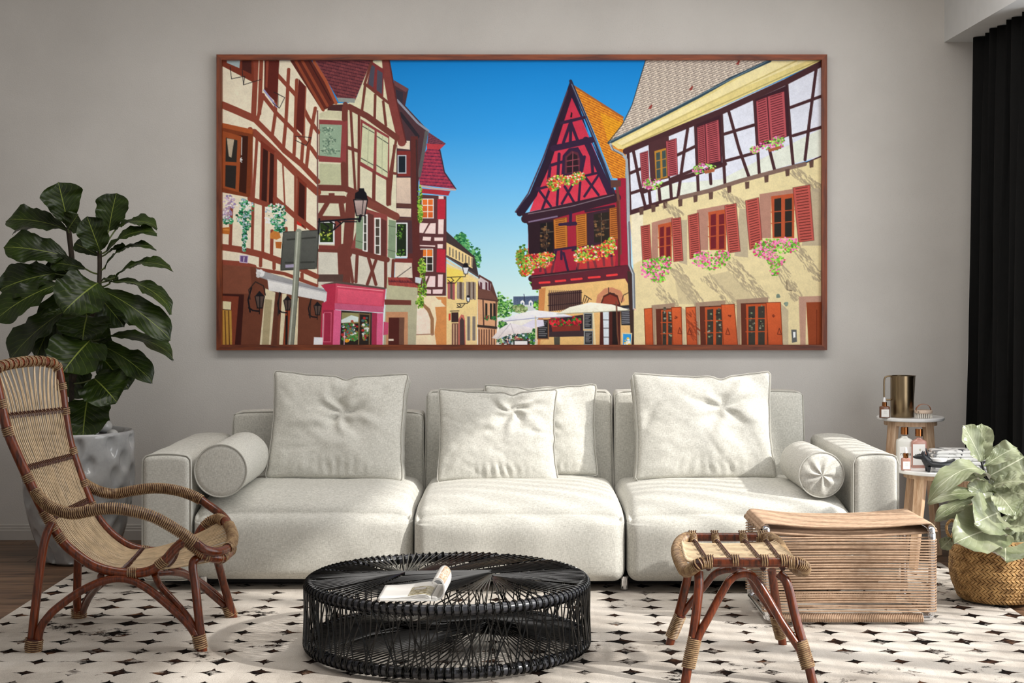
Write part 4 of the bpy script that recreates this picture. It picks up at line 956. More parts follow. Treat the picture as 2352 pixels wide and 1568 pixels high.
# black animal-shaped dish with candle
D_ = 6.93; G = lambda a, b, d=0: W(1960 + a / 3.732, 820 + b / 3.732, D_ - d)
dz_ = LZ - G(0, 955).z
def G2(a, b, d=0): p = G(a, b, d); p.z += dz_; return p
MATS['dish'] = plain('black_ceramic', '25272b', .35, var=.1, bstr=0)
ds = thing('animal_dish', 'black ceramic dish shaped like a long-nosed animal holding a white candle', 'dish', Vector((W(2146, 0, D_).x, CAMY + D_, LZ)))
b = MB()
def ell(v_):  # body bowl from superellipse rings
    pass
body = MB(); cxx, czz = (G2(630, 860) + G2(860, 860)) / 2, G2(740, 880).z
xl, xr = G2(615, 0).x, G2(868, 0).x; L_ = xr - xl
def bodyf(u, v):
    a = 2 * pi * v; x = xl + L_ * u; k = sin(pi * min(1, max(0, u * .92 + .05))) ** .5
    wv = .041 * k + .003; top_ = G2(0, 862 - 18 * max(0, (u - .80) / .2) - 22 * max(0, (.18 - u) / .18)).z; bot = G2(0, 905 + 15 * sin(pi * u) - 55 * max(0, (u - .72) / .28)).z
    zc, hz_ = (top_ + bot) / 2, (top_ - bot) / 2 * (1); z = zc + hz_ * sin(a); 
    return (x, CAMY + D_ + wv * cos(a), z if sin(a) < .4 else zc + hz_ * min(sin(a), .75) / .75)
body.grid(bodyf, 24, 20, cv=True)
body.build('body', 'dish', ds)
hd = spline([G2(650, 890), G2(625, 855), G2(600, 830), G2(570, 825), G2(535, 828), G2(511, 826)], 5)
MB().tube(hd, [.0215 * (1 - i / (len(hd) - 1)) ** .8 + .0022 for i in range(len(hd))], 14).build('head', 'dish', ds)
for yy in (-.010, .012): MB().tube([G2(595, 815) + Vector((0, yy, 0)), G2(600, 795) + Vector((0, yy, 0)), G2(604 , 775) + Vector((0, yy * 1.1, 0))], [.0075, .006, .0008], 10).build('ear', 'dish', ds)
MB().tube(spline([G2(620, 865), G2(640, 845), G2(640, 810), G2(628, 775), G2(622, 752)], 4), [.012, .011, .010, .0095, .009, .008, .0075, .007, .006, .0055, .005, .0045, .004, .0035, .003, .0025, .002][:17], 10).build('neck_ridge', 'dish', ds)
MB().tube(spline([G2(835, 890), G2(852, 865), G2(866, 845)], 4), [.010, .0095, .009, .008, .007, .006, .005, .004, .002], 10).build('tail', 'dish', ds)
for x_ in (640, 800):
    for yy in (-.016, .018):
        p = G2(x_, 915); MB().tube([p + Vector((0, yy, .004)), Vector((p.x + (.0 if x_ > 700 else -.001), p.y + yy, LZ + .002)), Vector((p.x, p.y + yy, LZ))], [.0105, .0062, .005], 12).build('leg', 'dish', ds)
cx_ = (G2(665, 0).x + G2(805, 0).x) / 2; zc = G2(0, 862).z
cd = MB().lathe([(.001, -.010), (.030, -.010), (.034, .004), (.033, .010), (.001, .011)], (cx_, CAMY + D_, zc + .002), 32).build('candle', 'dropper', None, origin=(cx_, CAMY + D_, zc)); tag(cd, 'round white candle resting inside the black animal-shaped dish', 'candle')
MB().tube([(cx_, CAMY + D_, zc + .012), (cx_ + .001, CAMY + D_, zc + .018)], .0006, 5).build('wick', 'black', cd)
# folded patterned towels
def mk_towel():
    t = NT('patterned_towel'); v = t.coords('Object'); n = t.noise(v, 13, 3, .5)
    c = t.ramp(n, [(.40, lin('8e8e8e')), (.44, lin('e8e7e3')), (.60, lin('f0efec')), (.615, lin('55565a')), (.66, lin('2e2f33'))])
    t.L(c, t.b.inputs['Base Color']); t.b.inputs['Roughness'].default_value = .95; t.bump(t.noise(v, 300, 2), .4, .003); return t.m
MATS['towel'] = mk_towel()
T0 = 7.08; tx0, tx1 = W(2128, 0, T0).x, W(2258, 0, T0).x
for i, (z0, z1, lb) in enumerate(((LZ, LZ + .038, 'grey and white patterned folded towel at the bottom of the stack on the lower table'), (LZ + .038, LZ + .088, 'grey and white patterned folded towel on top of the stack on the lower table'))):
    tw_ = thing('folded_towel', lb, 'towel', Vector(((tx0 + tx1) / 2, CAMY + T0, z0)), 'folded towels on the lower table')
    nl = 2 if i == 0 else 3
    for k in range(nl):
        za, zb2 = z0 + (z1 - z0) * k / nl, z0 + (z1 - z0) * (k + 1) / nl; cc = Vector(((tx0 + tx1) / 2 + .004 * k, CAMY + T0, (za + zb2) / 2)); hh = ((tx1 - tx0) / 2 - .006 * k * (i + .3), .070, (zb2 - za) / 2)
        m = MB(); softbox(m, cc, hh, hh[2] * .98, 10, lambda q, p, k=k, i=i: q + Vector((0, 0, .0022 * nz3(q, 28, k + i * 7) - .004 * (p[0] ** 4) * (k == nl - 1)))); m.build('towel_fold', 'towel', tw_, origin=cc)
# ------------------------------------------------------------------ the print: flat colours rasterised onto a fine sheet (flat print, vertex colours)
AW, AH = 1200, 568
PX0, PX1, PY0, PY1 = 508.2, 1885.0, 137.0, 789.8
IMG = np.zeros((AH, AW, 3), dtype=np.float32)
SXA, SYA = AW / (PX1 - PX0), AH / (PY1 - PY0)
arn = np.random.RandomState(3)
def _tr(sp, pts):
    o = {'A': (480, 100, 3.2667), 'B': (480, 400, 3.2667), 'C': (1150, 100, 3.0947), 'D': (1100, 400, 2.9037), 'P': (0, 0, 1)}[sp]
    a = np.array(pts, dtype=np.float64).reshape(-1, 2)
    return np.stack([(o[0] + a[:, 0] / o[2] - PX0) * SXA, (o[1] + a[:, 1] / o[2] - PY0) * SYA], 1), SXA / o[2]
def _col(c): return np.array([int(c[i:i + 2], 16) / 255 for i in (0, 2, 4)], dtype=np.float32)
def _bb(p, m):
    x0, y0 = np.floor(p.min(0) - m).astype(int); x1, y1 = np.ceil(p.max(0) + m).astype(int)
    x0, y0 = max(0, x0), max(0, y0); x1, y1 = min(AW, x1), min(AH, y1)
    return (x0, y0, x1, y1) if x1 > x0 and y1 > y0 else None
def _seg(X, Y, a, b):
    dx, dy = b - a; L = dx * dx + dy * dy + 1e-9; t = np.clip(((X - a[0]) * dx + (Y - a[1]) * dy) / L, 0, 1)
    return np.hypot(X - a[0] - t * dx, Y - a[1] - t * dy)
def _cov(p):
    bb = _bb(p, 1)
    if bb is None: return None, None
    x0, y0, x1, y1 = bb; X, Y = np.meshgrid(np.arange(x0, x1) + .5, np.arange(y0, y1) + .5)
    ins = np.zeros(X.shape, bool); d = np.full(X.shape, 1e9); n = len(p)
    for i in range(n):
        a, b = p[i], p[(i + 1) % n]; d = np.minimum(d, _seg(X, Y, a, b))
        if a[1] != b[1]: ins ^= ((a[1] > Y) != (b[1] > Y)) & (X < (b[0] - a[0]) * (Y - a[1]) / (b[1] - a[1]) + a[0])
    return np.clip(.5 + np.where(ins, d, -d), 0, 1).astype(np.float32), bb
_nzc = {}
def _noise(s):
    if s not in _nzc:
        h, w = int(AH / s) + 3, int(AW / s) + 3; g = arn.rand(h, w).astype(np.float32)
        yy = np.arange(AH) / s; xx = np.arange(AW) / s; yi, xi = yy.astype(int), xx.astype(int); fy, fx = (yy - yi)[:, None], (xx - xi)[None]
        fy, fx = fy * fy * (3 - 2 * fy), fx * fx * (3 - 2 * fx)
        _nzc[s] = ((g[yi][:, xi] * (1 - fx) + g[yi][:, xi + 1] * fx) * (1 - fy) + (g[yi + 1][:, xi] * (1 - fx) + g[yi + 1][:, xi + 1] * fx) * fy) - .5
    return _nzc[s]
def _put(m, bb, c, var=.06, c2=None, gd=None, al=1):
    x0, y0, x1, y1 = bb; R_ = IMG[y0:y1, x0:x1]; col = np.broadcast_to(_col(c), R_.shape).copy()
    if c2 is not None:
        Y, X = np.mgrid[y0:y1, x0:x1]; g = gd or (0, 1); q = X * g[0] + Y * g[1]; q = (q - q.min()) / max(1, q.max() - q.min()); col = col * (1 - q[..., None]) + _col(c2) * q[..., None]
    nz_ = (_noise(9)[y0:y1, x0:x1] * .4 + .5 * _noise(1.7)[y0:y1, x0:x1]) * var * 2; col = col * (1 + nz_[..., None])
    m = (m * al)[..., None]; IMG[y0:y1, x0:x1] = R_ * (1 - m) + col * m
def poly(sp, c, pts, **k):
    p, _ = _tr(sp, pts); m, bb = _cov(p)
    if m is not None: _put(m, bb, c, **k)
def line(sp, c, w_, pts, **k):
    p, s = _tr(sp, pts); w_ = max(.7, w_ * s / 2); bb = _bb(p, w_ + 1)
    if bb is None: return
    x0, y0, x1, y1 = bb; X, Y = np.meshgrid(np.arange(x0, x1) + .5, np.arange(y0, y1) + .5); d = np.full(X.shape, 1e9)
    for i in range(len(p) - 1): d = np.minimum(d, _seg(X, Y, p[i], p[i + 1]))
    _put(np.clip(w_ + .5 - d, 0, 1).astype(np.float32), bb, c, **k)
def lines(sp, c, w_, *L, **k):
    for l in L: line(sp, c, w_, l, **k)
def blobs(sp, cols, ells, n, r0, r1):
    for (cx, cy, rx, ry) in ells:
        for _ in range(n):
            a, q = arn.rand() * 6.283, arn.rand() ** .6; x, y = cx + rx * q * cos(a), cy + ry * q * sin(a)
            p, s = _tr(sp, [(x, y)]); r = (r0 + (r1 - r0) * arn.rand()) * s; x0, y0 = p[0]
            bb = _bb(p, r + 1)
            if bb is None: continue
            X, Y = np.meshgrid(np.arange(bb[0], bb[2]) + .5, np.arange(bb[1], bb[3]) + .5)
            _put(np.clip(r + .5 - np.hypot(X - x0, (Y - y0) * 1.2), 0, 1).astype(np.float32), bb, cols[arn.randint(len(cols))], var=.15)
def tiles(sp, pts, e1, e2, p1, p2, c_hi, c_lo, stag=True, amt=1.0):
    """scalloped tile rows; e1 along the row, e2 down the slope (unit vectors), pitches in sp units"""
    p, s = _tr(sp, pts); m, bb = _cov(p)
    if m is None: return
    x0, y0, x1, y1 = bb; X, Y = np.meshgrid(np.arange(x0, x1) + .5, np.arange(y0, y1) + .5)
    det = e1[0] * e2[1] - e1[1] * e2[0]; a = (X * e2[1] - Y * e2[0]) / det / (p1 * s); b = (-X * e1[1] + Y * e1[0]) / det / (p2 * s)
    row = np.floor(b); a = a + (.5 * (row % 2) if stag else 0); fa = a - np.floor(a) - .5; fb = b - row
    sh = np.clip((fb - .55 - .9 * fa * fa) * 4, 0, 1) * .8 + (np.abs(fa) > .42) * .25; rid = (np.floor(a) * 7.13 + row * 3.7); v = (np.sin(rid * 12.9) * .5 + .5) * .25
    sh = np.clip(sh + v, 0, 1)[..., None] * amt; col = _col(c_hi) * (1 - sh) + _col(c_lo) * sh
    R_ = IMG[y0:y1, x0:x1]; IMG[y0:y1, x0:x1] = R_ * (1 - m[..., None]) + col * m[..., None]
def louv(sp, c, cd, q, n, w_=None):
    """louvred shutter: q = tl, tr, br, bl"""
    poly(sp, c, q); (a, b, c3, d) = [np.array(x, float) for x in q]
    for k in range(n):
        f = (k + .6) / (n + .3); l = a + (d - a) * f; r = b + (c3 - b) * f; i = .16
        line(sp, cd, w_ or 4.5, [tuple(l + (r - l) * i), tuple(r + (l - r) * i)], var=.02)
    line(sp, cd, 2.0, [tuple(a), tuple(b), tuple(c3), tuple(d), tuple(a)], al=.55)
# sky
yy_ = np.linspace(0, 1, AH)[:, None]; stops = [(0, '0f7cca'), (.25, '2f92da'), (.5, '6db6e6'), (.7, 'a5d2ef'), (.85, 'cbe3f4'), (1, 'dfeaf5')]
skyc = np.stack([np.interp(yy_[:, 0], [s[0] for s in stops], [_col(s[1])[i] for s in stops]) for i in range(3)], 1); IMG[:] = skyc[:, None, :]
IMG *= (1 + .03 * (1 - np.abs(np.linspace(-1, 1, AW)))[None, :, None])
# far middle: trees, far roofs, umbrellas
blobs('B', ['2f7a4a', '4c9a5c', '6fb56d', '1f5f3a'], [(1880, 500, 60, 60), (1930, 560, 50, 60), (2005, 620, 35, 80), (1890, 470, 25, 35)], 90, 5, 12)
poly('D', '4b5a78', [(225, 810), (400, 806), (410, 862), (225, 866)]); poly('D', 'c8cdd2', [(225, 862), (410, 858), (410, 905), (225, 905)]); tiles('D', [(225, 810), (400, 806), (410, 862), (225, 866)], (1, 0), (0, 1), 9, 7, '5c6b88', '35415c')
for x in (285, 340): poly('D', 'e6ebf0', [(x - 14, 845), (x, 832), (x + 14, 845), (x + 12, 872), (x - 12, 872)]); poly('D', '59708c', [(x - 5, 850), (x + 5, 850), (x + 5, 870), (x - 5, 870)])
line('D', '2c3242', 5, [(295, 795), (300, 845)])
blobs('D', ['2e6b33', '4f9440', '7fb95c', '1f4f2a', 'a5cf86'], [(120, 850, 45, 70), (170, 870, 50, 60), (150, 910, 70, 40), (265, 890, 50, 25)], 120, 4, 10)
blobs('D', ['8fa070', 'b4c08c', '6f7f4c'], [(265, 895, 55, 28)], 60, 4, 8)
blobs('D', ['6db33c', '8fcf52', '3f7f2c', '2c5c26'], [(395, 750, 30, 35), (390, 865, 28, 30), (355, 720, 20, 25)], 45, 4, 9)
blobs('D', ['2c5a26', '47862f', '7a9c3a', 'b06a2a'], [(290, 560, 45, 100), (270, 540, 25, 50), (300, 640, 30, 35), (300, 300, 12, 14)], 110, 4, 11)
poly('D', 'e4e1da', [(110, 960), (400, 960), (400, 1140), (110, 1140)]); blobs('D', ['20302c', '3f6a58', '6a8fb8', 'c8d4dc', '7a3a32', '2f5a34', '8fb06a'], [(200, 1100, 110, 45), (310, 1090, 60, 40)], 190, 4, 10)
blobs('D', ['2e6b33', '6aa84c', '1f4f2a'], [(350, 1070, 25, 60), (150, 1000, 30, 30)], 60, 4, 9)
# house 5 (far left of the street, pinkish timber)
poly('B', '5c3a34', [(2005, 830), (2020, 745), (2115, 800), (2165, 945), (2010, 920)]); poly('B', 'c9bdc2', [(2012, 790), (2030, 765), (2110, 815), (2105, 870), (2030, 850)])
for x in (2035, 2075, 2098): poly('B', '59303a', [(x - 8, 800), (x + 8, 808), (x + 8, 868), (x - 8, 860)])
poly('B', '6b473e', [(2008, 850), (2110, 868), (2165, 945), (2010, 920)]); poly('B', 'cf9c76', [(2010, 920), (2160, 945), (2150, 1274), (2012, 1274)])
lines('B', '4f3430', 10, [(2010, 925), (2160, 945)], [(2050, 930), (2055, 1130)], [(2150, 950), (2145, 1140)], [(2010, 1135), (2150, 1150)])
for x in (2075, 2110, 2135): poly('B', '2c2826', [(x - 9, 960), (x + 8, 963), (x + 8, 1085), (x - 9, 1080)])
blobs('B', ['1f5030', '2f7a3f', '8f3a3a'], [(2080, 1068, 18, 18), (2130, 1075, 18, 16)], 25, 4, 8)
for x in range(2020, 2150, 19): line('B', '5a3630', 8, [(x, 1160), (x, 1274)])
line('B', '38302c', 14, [(2010, 1128), (2150, 1142)])
# house 4 yellow
poly('B', '3f3536', [(1772, 420), (1985, 610), (2020, 770), (1775, 610)]); poly('B', 'e2c98e', [(1775, 500), (1975, 620), (1970, 700), (1775, 600)])
for x in range(1800, 1970, 24): line('B', '6d655a', 9, [(x, 545 + (x - 1800) * .48), (x, 600 + (x - 1800) * .50)])
poly('B', 'e8cf86', [(1775, 660), (2012, 775), (2006, 1274), (1775, 1274)], c2='e3c894'); poly('B', 'f0d23a', [(1775, 690), (1900, 720), (1900, 830), (1775, 820)], al=.5)
lines('B', '584a48', 12, [(1775, 610), (2020, 765)]); lines('B', 'd9c9a4', 16, [(1775, 640), (2015, 785)]); line('B', '3d3634', 6, [(1772, 500), (1985, 612)])
for x, w_ in ((1812, 20), (1882, 20), (1948, 18), (1978, 14)):
    poly('B', '5b4a44', [(x - w_ * .5, 800), (x + w_ * .5, 803), (x + w_ * .5, 935), (x - w_ * .5, 925)]); poly('B', 'a4545a' if x < 1830 else '9a8d82', [(x - w_ * 1.4, 800), (x - w_ * .5, 800), (x - w_ * .5, 930), (x - w_ * 1.4, 925)]); poly('B', 'a4545a' if x < 1850 else '9a8d82', [(x + w_ * .5, 803), (x + w_ * 1.3, 806), (x + w_ * 1.3, 935), (x + w_ * .5, 935)])
for x in (1942, 1982): poly('B', '8f857c', [(x - 13, 1060), (x + 12, 1060), (x + 12, 1240), (x - 13, 1240)]); line('B', '5d544e', 3, [(x, 1062), (x, 1238)])
poly('B', 'c06a5c', [(1865, 1080), (1885, 1045), (1905, 1050), (1915, 1090), (1920, 1274), (1865, 1274)]); poly('B', '4a3a3a', [(1875, 1090), (1890, 1065), (1908, 1090), (1912, 1274), (1875, 1274)])
poly('B', '7a5648', [(1815, 1110), (1865, 1110), (1865, 1274), (1815, 1274)]); line('B', 'd9b894', 4, [(1830, 1120), (1830, 1274)]); line('B', 'd9b894', 4, [(1850, 1120), (1850, 1274)])
poly('B', '3c2a2a', [(1812, 1030), (1865, 1028), (1865, 1102), (1812, 1104)]); line('B', '1e1a1c', 5, [(1805, 1020), (1868, 1018)]); poly('B', 'd03a2a', [(1792, 1040), (1806, 1036), (1806, 1088), (1792, 1092)])
# house 3 (pink timber with curved red roof)
poly('A', '6a3040', [(1640, 660), (1770, 745), (1720, 790), (1630, 790)]); tiles('A', [(1640, 660), (1765, 745), (1700, 765), (1630, 755)], (.97, .2), (0, 1), 16, 13, '7f4250', '43263a')
poly('A', 'b23a44', [(1625, 745), (1765, 752), (1725, 790), (1630, 795)]); poly('A', '8a2f42', [(1630, 785), (1725, 790), (1760, 960), (1845, 1085), (1575, 1055), (1560, 900)])
tiles('A', [(1630, 785), (1725, 790), (1760, 960), (1840, 1080), (1575, 1052), (1565, 900)], (1, .06), (-.1, 1), 26, 24, 'b03a50', '5a2440')
line('A', '3b2838', 9, [(1725, 790), (1760, 960), (1845, 1085)]); line('A', 'c4a49c', 13, [(1575, 1060), (1700, 1085), (1840, 1090)]); poly('A', 'a8303c', [(1580, 1080), (1805, 1100), (1790, 1135), (1585, 1115)])
poly('A', '5a3436', [(1570, 1125), (1775, 1140), (1775, 1568), (1560, 1568)]); poly('B', '5a3436', [(1560, 250), (1775, 250), (1772, 905), (1600, 905)])
def wnd(sp, x0, y0, x1, y1, fr='e8e6e2', gl='30302c', nx=2, ny=3, w_=6, gl2=None):
    poly(sp, gl, [(x0, y0), (x1, y0), (x1, y1), (x0, y1)], c2=gl2 or gl)
    for i in range(nx + 1): line(sp, fr, w_, [(x0 + (x1 - x0) * i / nx, y0), (x0 + (x1 - x0) * i / nx, y1)], var=.03)
    for j in range(ny + 1): line(sp, fr, w_ * (1 if j in (0, ny) else .6), [(x0, y0 + (y1 - y0) * j / ny), (x1, y0 + (y1 - y0) * j / ny)], var=.03)
wnd('A', 1592, 1160, 1676, 1302, gl='e0722e', gl2='c85a2a'); poly('A', 'b52a3c', [(1708, 1160), (1768, 1165), (1766, 1310), (1706, 1312)])
for q in ([(1575, 1338), (1640, 1342), (1600, 1415), (1570, 1412)], [(1655, 1342), (1695, 1340), (1692, 1420), (1610, 1418)], [(1714, 1312), (1755, 1312), (1752, 1422), (1712, 1422)], [(1600, 1442), (1660, 1445), (1655, 1474), (1595, 1470)], [(1684, 1448), (1750, 1448), (1748, 1474), (1684, 1474)], [(1716, 1136), (1754, 1138), (1754, 1160), (1716, 1160)], [(1570, 1505), (1690, 1508), (1690, 1518), (1570, 1512)], [(1708, 1498), (1748, 1498), (1746, 1530), (1708, 1530)]): poly('A', 'ead0cc', q)
wnd('B', 1582, 555, 1672, 720, gl='2e2a26'); poly('B', 'e07830', [(1586, 560), (1668, 560), (1668, 612), (1586, 612)]); lines('B', 'e8e6e2', 5, [(1627, 556), (1627, 720)], [(1584, 612), (1672, 612)]); poly('B', 'b52a3c', [(1704, 555), (1768, 558), (1768, 732), (1700, 728)])
for q in ([(1616, 757), (1640, 757), (1618, 800)], [(1650, 757), (1692, 757), (1690, 838), (1620, 838), (1640, 790)], [(1712, 745), (1748, 745), (1746, 838), (1710, 838)], [(1622, 856), (1660, 860), (1658, 890), (1622, 888)], [(1672, 858), (1748, 856), (1742, 890), (1672, 890)]): poly('B', 'e8cccc', q)
poly('B', 'ead6b4', [(1550, 905), (1775, 905), (1775, 1274), (1545, 1274)]); poly('B', 'cf8a50', [(1690, 912), (1775, 914), (1775, 1274), (1700, 1274), (1685, 1180), (1700, 1080), (1690, 990), (1770, 985)]); poly('B', 'ead6b4', [(1700, 935), (1735, 935), (1740, 980), (1700, 980)])
lines('B', '9a7050', 26, [(1590, 965), (1640, 1010), (1668, 1080), (1668, 1190)]); poly('B', 'ecd9c8', [(1548, 1000), (1600, 985), (1640, 1040), (1652, 1100), (1652, 1190), (1548, 1195)]); line('B', 'a07a66', 8, [(1548, 1196), (1680, 1192)])
poly('B', '5a2c2a', [(1480, 560), (1600, 560), (1590, 900), (1480, 900)])
# house 2b (narrow one with dark gutter)
poly('A', '4a3238', [(1380, 270), (1490, 335), (1465, 460), (1640, 650), (1560, 1060), (1560, 1568), (1395, 1568), (1395, 700)]); poly('A', '6c4448', [(1380, 270), (1490, 335), (1470, 360), (1385, 310)]); poly('A', '35303c', [(1395, 340), (1450, 360), (1445, 460), (1400, 430)])
lines('A', '8a90a0', 16, [(1405, 420), (1560, 590), (1640, 650)]); lines('A', '2a262e', 26, [(1430, 520), (1560, 690)]); line('A', '5a585a', 26, [(1625, 660), (1595, 850), (1570, 985)])
poly('A', 'd9c9b6', [(1405, 720), (1500, 725), (1500, 790), (1405, 780)]); poly('A', '7a2f2c', [(1405, 800), (1505, 800), (1505, 990), (1410, 990)]); wnd('A', 1412, 835, 1470, 965, fr='b8bfc8', gl='1c242c', nx=1, ny=1, w_=8)
poly('A', 'd8c2ae', [(1400, 1000), (1505, 1000), (1508, 1195), (1398, 1192)], c2='c8b4a4'); poly('A', 'd8c9b4', [(1398, 1228), (1510, 1232), (1508, 1295), (1396, 1290)]); line('A', '5c3a34', 28, [(1395, 1205), (1510, 1212)]); line('A', '5c3a34', 20, [(1395, 1310), (1512, 1310)])
poly('A', '5a2c2a', [(1505, 690), (1560, 690), (1570, 1568), (1520, 1568)]); line('A', '3c2a2c', 12, [(1550, 720), (1562, 1568)])
wnd('B', 1396, 362, 1478, 612, fr='dfe3e6', gl='1f2a1c', nx=1, ny=1, w_=10); blobs('B', ['3f6a2a', '6a9a3a', '2a4a20'], [(1430, 580, 30, 28), (1430, 430, 30, 60)], 30, 3, 8)
poly('B', '5a2c2a', [(1520, 250), (1568, 250), (1580, 780), (1530, 780)]); poly('B', '7a3430', [(1385, 625), (1520, 625), (1520, 660), (1385, 655)]); poly('B', 'd9ccbc', [(1388, 655), (1515, 658), (1520, 770), (1388, 768)]); line('B', '3c3434', 4, [(1400, 770), (1510, 690)])
poly('B', '7a3c36', [(790, 560), (840, 560), (840, 830), (790, 830)])
# house 2 (pale green-cream timber)
poly('A', 'd6d2b0', [(812, 450), (1040, 440), (1100, 400), (1200, 122), (1330, 122), (1440, 700), (1400, 760), (1395, 1568), (812, 1568)], c2='d2cfb8'); poly('B', 'cfcabc', [(812, 560), (1395, 560), (1335, 850), (812, 850)])
tb = '6e3a32'
tiles('A', [(790, 122), (1215, 122), (1180, 200), (1090, 420), (955, 405)], (.98, .22), (.15, 1), 38, 25, '7f4044', '46242e')
poly('A', '8f9590', [(950, 400), (1090, 408), (1085, 440), (965, 432)]); poly('A', '4a2a2a', [(890, 455), (1035, 450), (1035, 505), (880, 495)])
lines('A', '7c3c38', 62, [(1312, 122), (1360, 400), (1440, 735)]); lines('A', '5a2a2a', 10, [(1345, 122), (1395, 400), (1472, 735)])
poly('A', '7c3436', [(1215, 130), (1305, 190), (1300, 400), (1175, 310)]); poly('A', '4a4a58', [(1208, 150), (1238, 170), (1225, 325), (1188, 300)]); poly('A', '4a4a58', [(1255, 190), (1295, 215), (1290, 375), (1250, 345)]); poly('A', 'dcd8b8', [(1255, 122), (1290, 122), (1295, 180), (1250, 140)])
lines('A', tb, 20, [(1165, 300), (1140, 500)], [(1240, 380), (1235, 560)], [(1300, 430), (1320, 610)], [(1165, 300), (1340, 440)], [(1215, 122), (1160, 300)])
lines('A', tb, 46, [(1045, 470), (1180, 540), (1400, 700)]); lines('A', tb, 36, [(1015, 450), (1020, 1080)]); lines('A', tb, 20, [(1055, 480), (1070, 760), (1090, 1100)], [(1118, 530), (1115, 1100)], [(1400, 700), (1350, 980), (1350, 1200)], [(1385, 760), (1345, 1190)], [(1340, 960), (1395, 970)])
poly('A', '8a4040', [(1130, 560), (1345, 690), (1345, 1030), (1125, 910)]); poly('A', 'c7cba8', [(1145, 590), (1235, 645), (1225, 935), (1130, 880)]); poly('A', 'c7cba8', [(1252, 655), (1338, 705), (1332, 1000), (1248, 955)]); lines('A', '5a6050', 7, [(1145, 615), (1232, 665)], [(1135, 855), (1225, 905)], [(1252, 690), (1338, 745)], [(1248, 905), (1332, 960)]); lines('A', 'a8ac8c', 4, [(1190, 620), (1182, 910)], [(1295, 690), (1290, 980)])
lines('A', tb, 26, [(1020, 770), (1110, 800)], [(1232, 960), (1228, 1180)], [(1335, 1010), (1335, 1200)])
poly('A', '8a4040', [(818, 565), (1030, 575), (1020, 890), (815, 880)]); poly('A', '8fa890', [(822, 600), (990, 605), (978, 850), (820, 835)]); blobs('A', ['6b8672', '5c7464', 'a4b8a0'], [(890, 720, 50, 90), (900, 800, 70, 25), (880, 640, 50, 15)], 60, 4, 9)
poly('A', 'b8bc9a', [(820, 895), (985, 900), (990, 1060), (820, 1050)]); lines('A', tb, 46, [(812, 1075), (1010, 1080), (1110, 1120), (1395, 1290)]); lines('A', tb, 40, [(1000, 900), (1005, 1070)], [(1010, 480), (1008, 560)])
poly('A', 'c9c6a6', [(830, 495), (985, 505), (980, 560), (825, 550)])
lines('A', tb, 60, [(820, 1160), (1000, 1165)]); poly('A', tb, [(890, 1115), (935, 1115), (935, 1150), (890, 1150)]); lines('A', tb, 36, [(880, 1190), (820, 1290)]); lines('A', tb, 74, [(1060, 1140), (1030, 1568)]); lines('A', tb, 40, [(985, 1200), (1000, 1310)], [(1060, 1140), (1100, 1230)], [(815, 1305), (1000, 1310)])
lines('A', '7a4238', 56, [(1160, 1180), (1395, 1290)])
wnd('A', 818, 1330, 930, 1490, fr='dfe2e4', gl='2a3a1c', nx=1, ny=1, w_=14); blobs('A', ['4a6a20', '9ab040', '20301a', 'c8d060'], [(870, 1430, 45, 50)], 45, 4, 9)
poly('A', '7a3c36', [(935, 1310), (985, 1310), (985, 1560), (935, 1560)]); poly('B', '7a3c36', [(815, 525), (980, 530), (985, 560), (815, 558)])
poly('A', '8a4440', [(1160, 1230), (1330, 1290), (1330, 1568), (1150, 1568)]); poly('B', '8a4440', [(1150, 250), (1330, 300), (1330, 640), (1060, 580), (1060, 540)])
poly('B', '5e3330', [(1180, 280), (1228, 300), (1225, 590), (1175, 575)]); poly('B', '5e3330', [(1285, 325), (1325, 345), (1320, 620), (1280, 610)])
wnd('B', 1150, 300, 1178, 570, fr='e6e6e2', gl='40403a', nx=1, ny=4, w_=10); wnd('B', 1238, 325, 1276, 595, fr='e6e6e2', gl='4a443c', nx=1, ny=4, w_=10)
poly('B', '7f9478', [(1100, 310), (1150, 315), (1145, 560), (1090, 545)]); poly('B', '7f9478', [(1342, 335), (1395, 345), (1390, 630), (1335, 615)]); lines('B', '5c6f58', 5, [(1090, 490), (1145, 505)], [(1340, 380), (1393, 390)], [(1336, 560), (1390, 575)])
lines('B', tb, 40, [(1070, 570), (1330, 635)]); lines('B', tb, 90, [(1000, 560), (1010, 800)]); poly('B', 'cfccbf', [(815, 575), (955, 575), (950, 740), (815, 735)]); lines('B', tb, 24, [(1105, 590), (1095, 800)], [(1190, 620), (1245, 820)], [(1245, 640), (1180, 820)], [(1318, 640), (1318, 840)], [(1040, 600), (1070, 800)], [(1375, 640), (1370, 770)], [(815, 565), (960, 570)])
poly('B', '55413c', [(800, 745), (1000, 745), (995, 800), (810, 800)])
